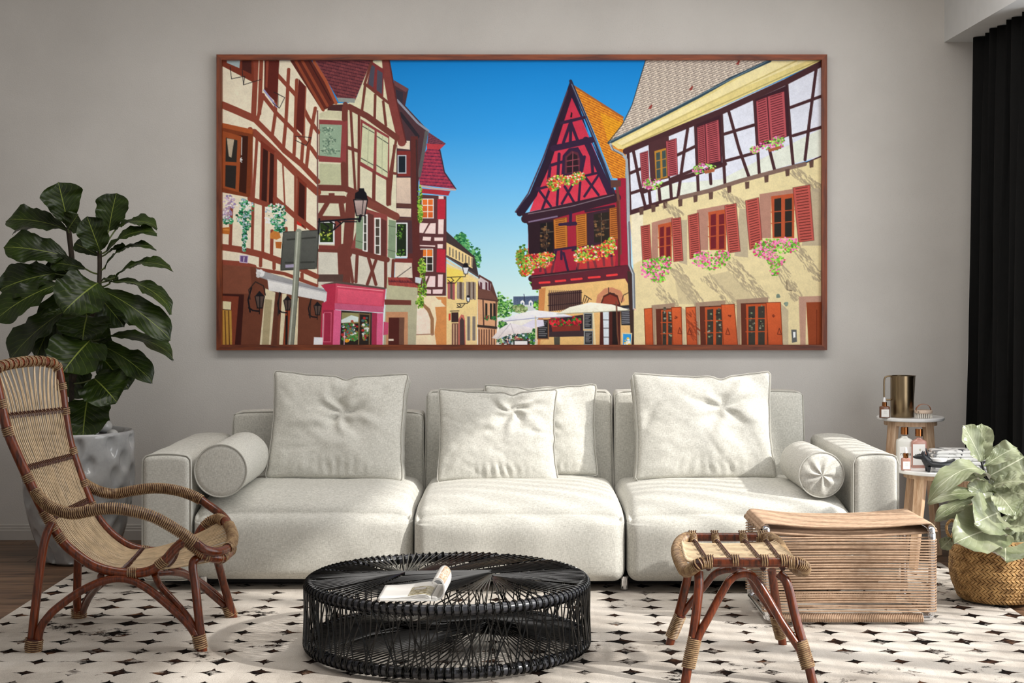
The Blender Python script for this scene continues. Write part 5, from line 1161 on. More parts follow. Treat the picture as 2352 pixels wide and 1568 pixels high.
# small lean-to beside the pink shop
poly('B', 'b9b896', [(1330, 760), (1560, 830), (1545, 1274), (1300, 1274)], c2='a9a58c'); poly('B', '8a3a34', [(1335, 768), (1480, 768), (1575, 845), (1340, 825)]); tiles('B', [(1335, 768), (1480, 768), (1575, 845), (1340, 825)], (1, .05), (.3, 1), 20, 60, 'a84840', '5f2830', stag=False)
poly('B', '6e3a32', [(1310, 932), (1510, 938), (1510, 975), (1310, 972)]); poly('B', 'bf8a66', [(1320, 1025), (1485, 1025), (1485, 1274), (1320, 1274)]); poly('B', '4f2420', [(1342, 1068), (1458, 1068), (1455, 1274), (1338, 1274)]); poly('B', '6b4a3c', [(1420, 1068), (1458, 1068), (1455, 1274), (1418, 1274)]); poly('B', 'd9cbb8', [(1340, 1228), (1378, 1228), (1378, 1243), (1340, 1243)])
blobs('B', ['5f8f2c', '86b43c', '3f6a22', 'a9c850'], [(1575, 200, 16, 130), (1590, 700, 28, 80), (1595, 850, 32, 90), (1575, 960, 28, 40), (1578, 300, 18, 60)], 90, 4, 9); poly('B', 'c4ccd4', [(1540, 765), (1590, 770), (1580, 815), (1540, 805)])
# house 1 (left, cream with red timber)
tl = '8a4434'; _lw = line
def line(sp, c, w_, pts, **k): _lw(sp, c, w_ * (.86 if c == '8a4434' and w_ > 20 else 1), pts, **k)
poly('A', 'e6dcc4', [(92, 122), (660, 122), (880, 500), (815, 520), (808, 1568), (92, 1568)]); poly('B', 'e6dcc4', [(92, 250), (808, 250), (805, 830), (92, 700)])
poly('A', '5e2a22', [(600, 122), (760, 122), (960, 440), (925, 450), (885, 480), (840, 500)]); lines('A', 'a55438', 24, [(780, 130), (870, 280), (945, 440)]); lines('A', '8f4630', 20, [(690, 122), (880, 460)], [(640, 122), (850, 495)]); line('A', '3e1c1c', 8, [(740, 122), (905, 420)])
lines('A', tl, 62, [(92, 455), (200, 500), (335, 560)]); lines('A', tl, 46, [(340, 570), (460, 690), (560, 800), (690, 905), (808, 1030)]); lines('A', tl, 60, [(330, 660), (480, 800), (640, 960), (808, 1110)])
lines('A', tl, 46, [(345, 122), (325, 560)], [(300, 640), (300, 1150)]); lines('A', tl, 30, [(505, 122), (490, 520), (465, 690)], [(590, 190), (570, 570), (550, 780)], [(650, 270), (640, 640), (630, 830)], [(700, 320), (700, 700), (685, 900)], [(790, 480), (760, 640), (740, 760), (722, 930)], [(398, 380), (350, 590)])
lines('A', tl, 34, [(505, 230), (660, 400), (740, 560), (812, 660)], [(390, 380), (500, 520), (600, 620), (760, 780), (808, 850)], [(385, 122), (370, 520)])
poly('A', '7a3626', [(92, 122), (325, 122), (330, 290), (92, 165)]); poly('A', '4a2420', [(240, 122), (310, 122), (310, 225), (240, 190)]); poly('A', '9fb0b4', [(125, 122), (225, 122), (220, 180), (125, 140)]); lines('A', '2c2828', 5, [(150, 170), (160, 260), (260, 240), (250, 305), (380, 265)], [(240, 190), (250, 300)])
poly('A', '5e2620', [(408, 122), (520, 122), (500, 440), (405, 350)]); line('A', '9a9ac8', 12, [(405, 345), (500, 470)]); poly('A', '8f4434', [(420, 122), (440, 122), (430, 330), (415, 320)])
poly('A', '5c2420', [(665, 260), (720, 320), (705, 690), (645, 630)]); line('A', 'a05a44', 8, [(720, 320), (705, 690)]); lines('A', '2a2626', 3, [(480, 360), (560, 400), (520, 480), (470, 440)], [(640, 690), (760, 700), (720, 760), (640, 720)], [(510, 370), (510, 470)])
# left windows
poly('A', '7a3a20', [(92, 600), (325, 660), (300, 1150), (92, 1110)]); poly('A', 'a8542c', [(92, 590), (320, 640), (318, 675), (92, 625)]); poly('A', '3a1c14', [(205, 680), (285, 690), (270, 1120), (205, 1100)]); poly('A', '9a4c28', [(92, 650), (235, 690), (215, 1110), (92, 1075)]); poly('A', '2e2a26', [(118, 700), (205, 720), (198, 885), (115, 880)]); poly('A', '2a2624', [(115, 905), (197, 912), (190, 1085), (112, 1065)]); poly('A', 'b8a890', [(125, 705), (180, 715), (160, 850), (140, 840)]); lines('A', 'd8d4cc', 3, [(238, 700), (235, 830)]); blobs('A', ['d8dcdc'], [(233, 865, 8, 20), (410, 930, 7, 20), (465, 985, 7, 20), (708, 1170, 6, 18)], 14, 3, 6)
poly('A', '7a3426', [(380, 720), (500, 810), (490, 1230), (368, 1190)]); poly('A', '3a1c18', [(398, 780), (480, 830), (470, 1200), (385, 1170)]); poly('A', '9a5038', [(435, 800), (450, 810), (440, 1190), (425, 1185)]); poly('A', '7a3426', [(655, 985), (725, 1050), (720, 1390), (648, 1340)]); poly('A', '3e1c18', [(670, 1030), (712, 1070), (705, 1370), (660, 1340)]); poly('A', 'c42a22', [(650, 1300), (690, 1325), (685, 1365), (650, 1350)])
lines('A', tl, 26, [(352, 700), (322, 1180), (315, 1540)], [(642, 970), (640, 1400)], [(400, 1200), (395, 1568)], [(492, 820), (490, 1180)]); lines('A', tl, 44, [(300, 1160), (420, 1200)], [(490, 1160), (640, 1290), (800, 1410)]); lines('A', tl, 12, [(545, 880), (560, 1200)]); line('A', '6e4a48', 10, [(806, 500), (806, 1430)])
lines('B', tl, 56, [(92, 540), (230, 560), (400, 600), (540, 650)]); lines('B', tl, 44, [(92, 655), (230, 665), (330, 690)]); lines('B', tl, 30, [(330, 700), (560, 740), (800, 830)], [(480, 640), (480, 700)], [(160, 240), (150, 540)], [(465, 420), (460, 620)], [(570, 400), (565, 700)], [(690, 740), (690, 780)], [(380, 620), (378, 680)]); lines('B', tl, 44, [(540, 640), (800, 760)])
poly('B', 'cfc0dc', [(222, 600), (288, 602), (282, 662), (220, 655)]); poly('B', '6a5080', [(228, 606), (282, 608), (277, 656), (226, 650)]); line('B', 'e8e4ee', 5, [(255, 615), (252, 648)])
blobs('B', ['1f6a4a', '2f8f5c', '57b07c', '144a34', 'dfe6e0', '9fb8c8'], [(270, 240, 55, 70), (250, 320, 55, 50), (265, 380, 36, 40), (258, 460, 18, 50), (255, 540, 12, 35), (490, 270, 80, 55), (510, 340, 60, 45), (520, 400, 40, 35), (130, 340, 40, 30)], 80, 4, 10)
blobs('B', ['c8b4c8', 'e8e0e4', '8f7fae', 'a8889c'], [(140, 210, 50, 55), (125, 290, 35, 45)], 60, 5, 10); blobs('B', ['f0f0ec'], [(250, 230, 50, 40), (480, 250, 60, 40), (430, 340, 20, 30)], 12, 5, 9)
poly('B', 'b86a2c', [(92, 395), (150, 390), (145, 445), (92, 440)]); poly('B', 'c47a38', [(450, 440), (475, 418), (520, 430), (530, 470), (500, 485), (450, 475)]); poly('B', 'b5652c', [(490, 500), (538, 500), (532, 552), (494, 548)]); line('B', 'e0a050', 6, [(100, 410), (140, 412)])
# brown shop, awning, lanterns
poly('B', '6a3c2c', [(92, 675), (330, 690), (700, 830), (860, 860), (830, 1274), (92, 1274)]); poly('B', '7c4836', [(92, 670), (300, 690), (315, 890), (92, 885)]); poly('B', '3a1a16', [(92, 890), (255, 895), (230, 1274), (92, 1274)]); poly('B', '7a3a28', [(92, 905), (215, 910), (185, 1274), (160, 1274), (155, 960), (92, 940)]); poly('B', 'b4883c', [(92, 1010), (160, 1015), (165, 1274), (92, 1274)]); lines('B', '5e3a20', 8, [(110, 1020), (118, 1274)], [(138, 1020), (145, 1274)]); poly('B', 'd8d0a8', [(95, 945), (158, 950), (155, 1010), (95, 1005)])
poly('B', 'd8cdac', [(415, 850), (490, 880), (455, 1274), (372, 1274)]); poly('B', 'a89a78', [(410, 930), (465, 935), (440, 1274), (388, 1274)]); poly('B', 'd8cdac', [(540, 890), (575, 890), (545, 1274), (518, 1274)]); poly('B', 'd8cdac', [(640, 920), (665, 920), (655, 1274), (620, 1274)]); poly('B', '8f3f24', [(570, 920), (610, 920), (600, 1274), (552, 1274)]); poly('B', '5c3428', [(490, 880), (520, 880), (500, 1274), (468, 1274)])
poly('B', 'a8a8a8', [(345, 700), (430, 730), (870, 860), (875, 885), (440, 790), (350, 760)], c2='8c8c94'); poly('B', 'ecebe8', [(430, 780), (880, 880), (868, 948), (440, 865)], c2='cfcfd0'); blobs('B', ['f0f0ee', 'd0d0d0'], [(375, 735, 30, 28)], 20, 8, 16); lines('B', 'b8b8bc', 4, [(430, 785), (878, 885)])
for (x, y, s_) in ((370, 935, 1.0), (580, 960, .85), (805, 1000, .78)):
    k = s_; lines('B', '18161a', 12 * k, [(x - 70 * k, y + 90 * k), (x - 85 * k, y), (x - 60 * k, y - 90 * k)], [(x - 80 * k, y + 60 * k), (x - 50 * k, y + 80 * k), (x - 5 * k, y + 85 * k)])
    poly('B', '1c1a1e', [(x - 35 * k, y - 25 * k), (x, y - 68 * k), (x + 40 * k, y - 25 * k)]); poly('B', '54443e', [(x - 33 * k, y - 25 * k), (x + 38 * k, y - 25 * k), (x + 20 * k, y + 60 * k), (x - 15 * k, y + 60 * k)]); lines('B', '141216', 7 * k, [(x - 33 * k, y - 25 * k), (x - 15 * k, y + 60 * k)], [(x + 38 * k, y - 25 * k), (x + 20 * k, y + 60 * k)], [(x + 3 * k, y - 25 * k), (x + 3 * k, y + 60 * k)], [(x - 18 * k, y + 62 * k), (x + 22 * k, y + 62 * k)], [(x, y + 62 * k), (x, y + 105 * k)])
lines('B', '2c2422', 8, [(300, 930), (290, 860), (340, 800), (400, 830), (415, 900)]); line('B', '201c1c', 18, [(575, 1060), (572, 1274)]); line('B', '2a2422', 8, [(520, 880), (510, 1050)]); line('B', '2a2422', 6, [(755, 930), (752, 1070)])
# pink shop
pk = 'c8455e'
poly('B', 'b2304a', [(832, 825), (945, 800), (940, 1000), (930, 1274), (825, 1274), (840, 960), (872, 945), (878, 880)]); poly('B', pk, [(945, 808), (1320, 855), (1300, 1030), (935, 1005)]); poly('B', '5a4a44', [(835, 820), (960, 795), (1320, 845), (1315, 858), (950, 812)]); poly('B', 'e05a74', [(960, 850), (1300, 885), (1290, 980), (955, 955)], c2='d2506c'); line('B', 'f0a0a8', 5, [(955, 835), (1300, 868)]); line('B', '7f2438', 5, [(935, 1000), (1300, 1025)]); poly('B', 'c05a7c', [(935, 960), (1305, 985), (1300, 1030), (935, 1008)])
poly('B', '9a2a44', [(850, 1010), (925, 1010), (920, 1274), (832, 1274)]); line('B', 'd0607a', 4, [(858, 1030), (910, 1030), (905, 1250), (850, 1250), (858, 1030)]); poly('B', 'd8608a', [(930, 1010), (985, 1015), (975, 1274), (920, 1274)]); poly('B', 'd8608a', [(1255, 1035), (1300, 1035), (1295, 1274), (1250, 1274)]); poly('B', 'a02f4c', [(1215, 1030), (1255, 1035), (1250, 1274), (1212, 1274)]); poly('B', '2a2420', [(985, 1015), (1215, 1030), (1212, 1274), (975, 1274)])
poly('B', '8f8a5c', [(990, 1030), (1120, 1035), (1115, 1110), (985, 1110)]); poly('B', 'cfdcd8', [(985, 1085), (1060, 1050), (1115, 1065), (1112, 1100), (985, 1108)]); blobs('B', ['3f7a3a', '6a9a4c', 'b03030', 'd8dcd8', '4a6a6a', '8a6a3a'], [(1050, 1150, 60, 60), (1050, 1210, 60, 40), (1165, 1150, 25, 90)], 70, 5, 13); lines('B', '7a6244', 9, [(1120, 1035), (1115, 1274)], [(1200, 1040), (1196, 1274)], [(1130, 1040), (1200, 1045)]); blobs('B', ['e8952c'], [(1028, 1240, 8, 8)], 10, 8, 12); line('B', 'e0a8b8', 3, [(1009, 1180), (1006, 1274)])
poly('B', 'c04a6c', [(1303, 1100), (1340, 1105), (1336, 1195), (1300, 1200)]); poly('B', 'dfe2ea', [(780, 1215), (848, 1218), (845, 1274), (776, 1274)]); line('B', 'e8c8d0', 4, [(850, 1040), (845, 1230)])
# street sign and pole
poly('B', '5a5c58', [(548, 425), (815, 412), (820, 440), (800, 690), (785, 705), (530, 715), (527, 690)], c2='4e504c'); line('B', '33352f', 4, [(550, 428), (815, 414), (800, 700), (530, 714), (550, 428)]); lines('B', '3a3c38', 12, [(580, 485), (790, 468)], [(565, 658), (780, 652)]); poly('B', 'a49cb8', [(565, 672), (632, 668), (630, 692), (565, 695)])
line('B', '8c9284', 46, [(665, 425), (640, 850), (605, 1274)], c2='7a7a6c'); line('B', 'b8bcae', 10, [(658, 430), (632, 850), (597, 1274)]); line('B', '5e625a', 6, [(685, 430), (660, 850), (626, 1274)])
# big street lamp
lines('A', '1c1a20', 14, [(815, 1330), (1060, 1310), (1130, 1310)], [(820, 1310), (815, 1420)]); lines('A', '1c1a20', 10, [(1100, 1330), (1000, 1330), (930, 1390), (850, 1430)], [(850, 1340), (890, 1370), (870, 1410), (835, 1390)], [(900, 1330), (940, 1350), (930, 1385)], [(960, 1325), (985, 1345)])
poly('A', '17161c', [(1085, 1160), (1090, 1115), (1115, 1100), (1120, 1080), (1155, 1080), (1160, 1100), (1175, 1120), (1182, 1162)]); poly('A', 'b8a4a0', [(1082, 1168), (1180, 1168), (1160, 1280), (1100, 1280)], c2='8f7c78'); lines('A', '17161c', 8, [(1078, 1165), (1098, 1285), (1162, 1285), (1182, 1165)], [(1078, 1166), (1182, 1166)]); line('A', '17161c', 20, [(1130, 1285), (1120, 1325)]); line('A', '17161c', 5, [(1150, 1170), (1140, 1280)])
for x, y, k in ((1920, 700, 1.0), (1938, 925, .6)):
    poly('B', '1c1a20', [(x - 22 * k, y - 8), (x - 14 * k, y - 40 * k), (x + 14 * k, y - 40 * k), (x + 24 * k, y - 8)]); poly('B', 'd8dce4', [(x - 22 * k, y - 6), (x + 22 * k, y - 6), (x + 12 * k, y + 40 * k), (x - 12 * k, y + 40 * k)]); lines('B', '1c1a20', 5 * k, [(x - 24 * k, y - 6), (x - 12 * k, y + 42 * k), (x + 12 * k, y + 42 * k), (x + 24 * k, y - 6)], [(x, y + 42 * k), (x - 5, y + 62 * k), (x - 70 * k, y + 64 * k), (x - 140 * k, y + 66 * k)], [(x - 40 * k, y + 66 * k), (x - 80 * k, y + 110 * k), (x - 140 * k, y + 110 * k)], [(x - 110 * k, y + 70 * k), (x - 90 * k, y + 90 * k), (x - 115 * k, y + 105 * k), (x - 135 * k, y + 85 * k)])
# ---- red house
poly('D', '8a2434', [(920, 150), (1000, 150), (1012, 640), (1035, 1140), (985, 1140), (960, 640)])
poly('C', 'd8a018', [(520, 300), (865, 520), (885, 760), (880, 955), (790, 950), (700, 720)]); tiles('C', [(520, 300), (865, 520), (885, 760), (880, 955), (790, 950), (700, 720)], (.9, .42), (.25, 1), 24, 20, 'e0922a', '9a4a1c'); poly('C', 'e8b818', [(700, 480), (862, 560), (880, 760), (760, 700)], al=.35)
line('C', '9a5a30', 12, [(520, 300), (700, 415), (865, 520)]); poly('C', '9a2038', [(190, 1270), (900, 1000), (905, 1485), (190, 1485)]); poly('D', '9a2438', [(320, 320), (990, 200), (990, 610), (345, 680)])
poly('C', 'b82c46', [(495, 350), (790, 1060), (200, 1190), (380, 700)], c2='cf3a4e'); poly('C', '241c34', [(490, 255), (300, 820), (200, 1060), (95, 1195), (160, 1210), (250, 1080), (400, 680), (500, 380), (770, 960), (820, 1110), (800, 1070), (620, 640)])
lines('C', '2a1c2e', 44, [(490, 330), (330, 840), (230, 1060), (130, 1200)]); lines('C', '4a3444', 10, [(470, 330), (300, 800), (190, 1060), (100, 1190)]); lines('C', '2c2a40', 22, [(492, 262), (640, 620), (800, 1060)]); line('C', '6a7088', 6, [(500, 285), (650, 640), (785, 960)])
td = '33203a'
lines('C', td, 22, [(425, 560), (590, 520)], [(495, 545), (440, 700)], [(490, 550), (540, 680)], [(495, 540), (490, 690)], [(350, 860), (450, 830)], [(410, 780), (400, 960)], [(345, 880), (330, 1000)], [(640, 790), (650, 920)], [(590, 800), (570, 900)]); lines('C', td, 44, [(370, 740), (640, 680)]); lines('C', td, 18, [(255, 1020), (350, 1150)], [(350, 1010), (290, 1170)], [(405, 1000), (395, 1140)], [(450, 1010), (520, 1130)], [(510, 990), (430, 1130)], [(560, 980), (550, 1110)], [(600, 950), (690, 1070)], [(690, 930), (590, 1080)], [(330, 1010), (250, 1030)], [(570, 940), (700, 910)]); lines('C', td, 46, [(600, 680), (770, 1050)])
poly('C', '241a20', [(495, 480), (505, 490), (502, 520), (488, 520)]); poly('C', td, [(425, 940), (435, 790), (480, 740), (545, 730), (585, 800), (575, 910)]); poly('C', '5a2a38', [(450, 920), (452, 800), (500, 755), (545, 770), (560, 820), (556, 905)]); poly('C', '2a1c24', [(465, 915), (467, 805), (505, 772), (540, 790), (548, 900)]); lines('C', '8a4450', 6, [(508, 765), (505, 915)], [(465, 830), (550, 815)], [(465, 870), (550, 860)])
poly('C', '35202c', [(140, 1205), (800, 1055), (840, 1110), (190, 1290)]); poly('C', '9a2038', [(825, 950), (905, 950), (915, 1490), (820, 1490)]); lines('C', '35202c', 60, [(170, 1240), (420, 1190), (820, 1090)]); line('C', '7a6a74', 6, [(190, 1205), (500, 1150), (800, 1070)]); lines('C', '3a2030', 20, [(190, 1262), (400, 1220)], [(600, 1185), (800, 1150)]); line('C', '7c6c88', 10, [(195, 1262), (395, 1222)])
poly('C', '2c1c26', [(190, 1280), (380, 1240), (375, 1485), (195, 1485)]); poly('C', '1e1a1c', [(265, 1275), (370, 1260), (368, 1465), (275, 1475)]); poly('C', '3a2430', [(600, 1200), (780, 1165), (780, 1400), (610, 1440)]); poly('C', '2a2420', [(655, 1205), (765, 1190), (765, 1400), (660, 1410)]); lines('C', '6a5a4a', 4, [(710, 1200), (710, 1405)], [(660, 1260), (765, 1245)], [(660, 1320), (765, 1305)], [(320, 1270), (320, 1465)], [(270, 1340), (368, 1330)]); blobs('C', ['5a4030', '7a5a3a', '3a2a24'], [(700, 1300, 45, 80), (310, 1370, 35, 80)], 35, 5, 14)
louv('C', 'b8702c', '6a3a1c', [(370, 1245), (465, 1228), (470, 1450), (378, 1465)], 15); louv('C', 'b8702c', '6a3a1c', [(528, 1215), (605, 1202), (608, 1425), (535, 1442)], 15); louv('C', 'b0652c', '5f3018', [(768, 1165), (835, 1155), (832, 1385), (770, 1395)], 15)
lines('C', td, 22, [(492, 1195), (490, 1280)], [(415, 1280), (525, 1270)], [(470, 1280), (528, 1275)]); lines('C', '6a4038', 20, [(820, 1000), (835, 1120), (845, 1485)]); poly('C', '5a3a34', [(775, 965), (850, 965), (850, 1010), (780, 1020)]); line('D', '5c2c28', 16, [(920, 180), (930, 440), (930, 680)])
poly('D', '2c1c24', [(320, 320), (405, 310), (400, 520), (330, 530)]); 
lines('D', td, 16, [(410, 540), (405, 640)], [(510, 500), (480, 650)], [(560, 520), (590, 640)], [(545, 510), (545, 560)], [(620, 500), (700, 480)], [(665, 560), (650, 630)], [(720, 560), (725, 620)], [(760, 560), (775, 610)], [(825, 540), (830, 600)], [(430, 600), (440, 650)], [(880, 540), (885, 600)], [(500, 500), (640, 480)])
lines('D', '3a2028', 42, [(345, 690), (660, 650), (985, 620)]); lines('D', '35202a', 22, [(350, 730), (700, 695), (960, 680)]); lines('D', 'e03a3c', 14, [(400, 718), (465, 714)], [(508, 708), (570, 702)], [(612, 697), (680, 690)], [(728, 684), (800, 678)], [(850, 670), (915, 663)]); line('D', '6a4a50', 5, [(345, 680), (985, 608)])
fl = ['5f9a2c', '7fb83c', '3f7a28', 'd84a2c', 'e86a4c', 'f0c8b8', 'a8cf50', 'c8302c', 'e8a03c']
blobs('C', fl, [(455, 965, 130, 38), (370, 1000, 50, 40), (540, 940, 55, 32)], 150, 4, 9); blobs('D', fl, [(390, 570, 105, 50), (320, 620, 45, 50), (450, 545, 50, 30)], 170, 4, 9); blobs('D', fl, [(760, 520, 140, 52), (680, 550, 55, 35), (860, 480, 55, 45), (880, 440, 20, 25)], 190, 4, 9)
poly('D', 'c84438', [(395, 600), (505, 570), (500, 650), (400, 655)], al=.35); poly('D', 'd84a38', [(640, 580), (910, 540), (900, 610), (650, 630)], al=.4)
blobs('D', ['d8d8dc', '4a4448'], [(600, 675, 25, 12), (872, 648, 25, 12)], 14, 4, 9)
poly('D', '5a2430', [(345, 690), (990, 600), (1000, 720), (350, 765)]); lines('D', 'e03a3c', 14, [(400, 718), (465, 714)], [(508, 708), (570, 702)], [(612, 697), (680, 690)], [(728, 684), (800, 678)], [(850, 670), (915, 663)]); poly('D', 'dcb474', [(410, 745), (970, 690), (1020, 780), (1030, 1140), (395, 1140)], c2='d8ac70'); poly('D', 'c4814c', [(395, 760), (440, 750), (430, 900), (400, 1140), (385, 1140)])
poly('D', '3a2424', [(458, 785), (680, 765), (680, 880), (460, 910)]); 
for k in range(17): line('D', '6a5048', 3, [(464 + k * 13, 770), (466 + k * 13, 905)])
lines('D', '2c2024', 5, [(455, 800), (682, 782)], [(455, 870), (682, 850)])
lines('D', 'c08060', 34, [(790, 870), (800, 810), (840, 772), (880, 765), (930, 785), (950, 830)]); poly('D', '4a2420', [(805, 860), (825, 805), (870, 780), (920, 800), (940, 860), (940, 1140), (800, 1140)]); poly('D', '8a3a2c', [(815, 860), (830, 815), (870, 795), (915, 815), (930, 860)]); poly('D', '241a1a', [(885, 900), (925, 900), (925, 1140), (885, 1140)]); poly('D', 'c8d2da', [(822, 905), (862, 905), (862, 1140), (828, 1140)]); lines('D', '4a4448', 5, [(825, 965), (862, 965)], [(825, 1020), (862, 1020)], [(825, 1080), (862, 1080)])
lines('D', '2c2024', 5, [(685, 860), (700, 800), (745, 830)], [(700, 850), (715, 810)], [(715, 850), (730, 820)], [(945, 850), (960, 800), (1000, 780)], [(860, 750), (860, 785), (900, 790)])
poly('D', '35242a', [(455, 960), (690, 930), (690, 1065), (460, 1075)]); blobs('D', ['2c5a2c', '47862f', 'c82430', 'e03040', '8a1c28'], [(540, 990, 75, 30), (630, 980, 45, 35), (500, 975, 35, 28)], 90, 5, 10); poly('D', '7a3028', [(480, 1010), (670, 1000), (670, 1040), (485, 1045)]); poly('D', '3c2c30', [(455, 1045), (700, 1035), (700, 1075), (458, 1080)])
poly('D', 'dcb474', [(458, 1080), (700, 1075), (700, 1140), (400, 1140)]); poly('D', '4c4a40', [(495, 1080), (535, 1078), (535, 1132), (497, 1132)]); 
for x0, y0, x1, y1 in ((382, 960, 462, 1095), (692, 918, 755, 1028), (695, 1035, 758, 1132)):
    poly('D', '8a5c3c' if x0 < 400 else '8f9492', [(x0, y0), (x1, y0), (x1, y1), (x0, y1)]); poly('D', '26262a', [(x0 + 7, y0 + 7), (x1 - 7, y0 + 7), (x1 - 7, y1 - 7), (x0 + 7, y1 - 7)])
    for k in range(8): line('D', '8f8f92', 2.5, [(x0 + 14, y0 + 18 + k * (y1 - y0 - 30) / 8), (x1 - 14 - (k % 3) * 8, y0 + 18 + k * (y1 - y0 - 30) / 8)], al=.8)
poly('D', '2a2a30', [(940, 870), (1010, 865), (1010, 1000), (945, 1000)]); 
for k in range(9): line('D', 'a8a8b0', 3, [(950, 890 + k * 12), (1000, 888 + k * 12)], al=.8)
poly('D', '3c2c28', [(985, 640), (1040, 640), (1030, 1140), (1010, 1140)]); poly('D', 'cfc09c', [(950, 1050), (1018, 1052), (1012, 1140), (950, 1140)]); poly('D', '2f8fd0', [(957, 1058), (1011, 1060), (1007, 1140), (957, 1140)]); blobs('D', ['f0e8c0', 'e8c040', 'ffffff', '6ac0e8'], [(985, 1110, 22, 25)], 22, 5, 10)
# umbrellas
poly('D', 'd8d4e8', [(265, 1010), (360, 962), (425, 965), (430, 1005), (350, 1020)]); poly('D', 'e8e4ec', [(80, 1085), (140, 1020), (200, 985), (270, 1000), (355, 1020), (345, 1050), (200, 1060), (120, 1095)], c2='d4c8c4'); lines('D', 'b8b0b8', 3, [(205, 988), (230, 1060)], [(205, 988), (120, 1090)])
poly('D', 'eceaf2', [(150, 975), (250, 925), (370, 900), (520, 915), (620, 940), (500, 945), (380, 950), (250, 962)], c2='d8dae8'); line('D', 'cfc4a8', 10, [(372, 945), (378, 1140)]); line('D', '8f8fb0', 3, [(150, 975), (380, 952), (615, 942)])
poly('D', 'f2ecdc', [(515, 925), (600, 880), (740, 848), (880, 862), (1000, 898), (960, 905), (760, 912), (600, 918)], c2='dcdcc8'); line('D', 'd8cba4', 10, [(757, 910), (770, 1140)]); line('D', '9a9a88', 3, [(515, 925), (760, 914), (1000, 900)]); lines('D', '6a4030', 10, [(912, 845), (920, 1060), (930, 1140)])
blobs('D', ['a85c50', '2c2c34', 'd8c0b0', '40506a'], [(185, 1105, 18, 22), (250, 1085, 10, 22)], 25, 4, 9); poly('D', '16161a', [(225, 1100), (325, 1100), (325, 1140), (225, 1140)]); poly('D', 'e8e8ea', [(232, 1106), (318, 1106), (318, 1140), (232, 1140)])
# ---- right house
poly('C', 'b8aca0', [(1025, 115), (1900, 115), (1500, 330), (1100, 520), (765, 700), (870, 560), (920, 460)]); tiles('C', [(1025, 115), (1900, 115), (1500, 330), (1100, 540), (765, 700), (870, 560), (935, 440)], (.93, -.36), (-.30, .95), 24, 19, 'dccfc0', '5f534e')
line('C', '35383c', 6, [(1025, 115), (930, 430), (860, 570), (765, 690)]); 
for x, y in ((1058, 445), (1348, 312), (1682, 130)): poly('C', '8a3a34', [(x - 16, y + 14), (x + 8, y - 18), (x + 16, y - 10), (x + 6, y + 16)])
poly('C', 'd8c884', [(2275, 115), (1900, 118), (1400, 370), (770, 700), (830, 745), (900, 745), (1400, 520), (2275, 120)]); poly('C', 'e8dcaa', [(1900, 120), (2180, 115), (1500, 400), (860, 720), (820, 700), (1500, 350)], al=.8); lines('C', 'a89a5c', 7, [(2250, 118), (1500, 455), (880, 738)]); lines('C', 'c4b474', 10, [(2100, 118), (1450, 430), (860, 720)])
lines('C', '2f4452', 22, [(1910, 118), (1640, 240), (1400, 375), (1100, 530), (765, 700)]); line('C', '6a8494', 5, [(1900, 116), (1400, 365), (770, 692)])
poly('C', 'd2d6e4', [(885, 750), (1400, 520), (2275, 130), (2275, 800), (1700, 960), (1260, 1090), (905, 1200)]); poly('C', 'd6dcc8', [(1560, 960), (2275, 600), (2275, 790), (1700, 960), (1260, 1090), (1100, 1130), (1100, 1000)], al=.75)
tm = '44282c'
lines('C', tm, 44, [(885, 760), (1240, 610), (1560, 480), (2020, 270), (2275, 140)]); lines('C', tm, 34, [(905, 1200), (1120, 1130), (1300, 1085)]); lines('C', tm, 22, [(900, 760), (915, 1200)], [(935, 740), (985, 1000), (1030, 1180)], [(905, 920), (990, 885)], [(915, 1060), (1010, 1030)], [(1045, 980), (1060, 1140)], [(1120, 1020), (1130, 1130)], [(1200, 960), (1210, 1110)], [(1325, 600), (1290, 830), (1255, 1090)], [(1380, 580), (1400, 1040)], [(1245, 790), (1390, 720)], [(1200, 960), (1400, 880)], [(1485, 920), (1490, 990)], [(1565, 500), (1590, 1000)], [(1615, 470), (1690, 740), (1760, 940)], [(1580, 640), (1810, 570)], [(1590, 830), (1810, 770)], [(1800, 400), (1835, 930)], [(1905, 740), (1945, 900)], [(2030, 280), (2055, 640), (2075, 850)], [(2240, 170), (2190, 560), (2160, 820)], [(2055, 450), (2275, 370)], [(2075, 650), (2275, 590)]); lines('C', tm, 30, [(1590, 850), (1200, 980), (1000, 1050)])
lines('C', '7a6258', 30, [(1270, 1090), (1480, 1040), (1700, 970), (2000, 890), (2160, 850)]); lines('C', tm, 18, [(2160, 850), (2275, 800)])
poly('C', '4a2c30', [(1045, 700), (1190, 650), (1200, 950), (1060, 980)]); poly('C', 'b07c30', [(1088, 760), (1175, 735), (1185, 945), (1098, 965)]); poly('C', '3c4c4c', [(1100, 772), (1128, 765), (1132, 950), (1104, 955)]); poly('C', '3c4c4c', [(1142, 760), (1168, 752), (1175, 935), (1148, 945)]); lines('C', 'b07c30', 6, [(1100, 830), (1180, 810)], [(1102, 890), (1182, 870)])
sr, sd_ = 'ac4f56', '401620'
poly('C', '3a2028', [(1385, 570), (1560, 500), (1570, 860), (1400, 860)]); poly('C', '3a2028', [(1805, 390), (2035, 290), (2050, 650), (1830, 740)])
louv('C', sr, sd_, [(985, 775), (1042, 757), (1052, 990), (1000, 1010)], 17); louv('C', sr, sd_, [(1170, 690), (1245, 668), (1255, 925), (1183, 940)], 18); louv('C', sr, sd_, [(1392, 590), (1445, 570), (1458, 845), (1400, 865)], 20); louv('C', sr, sd_, [(1450, 568), (1545, 535), (1560, 830), (1462, 850)], 20); louv('C', sr, sd_, [(1812, 405), (1888, 375), (1910, 690), (1828, 715)], 18); louv('C', sr, sd_, [(1893, 372), (2012, 335), (2030, 655), (1915, 690)], 18)
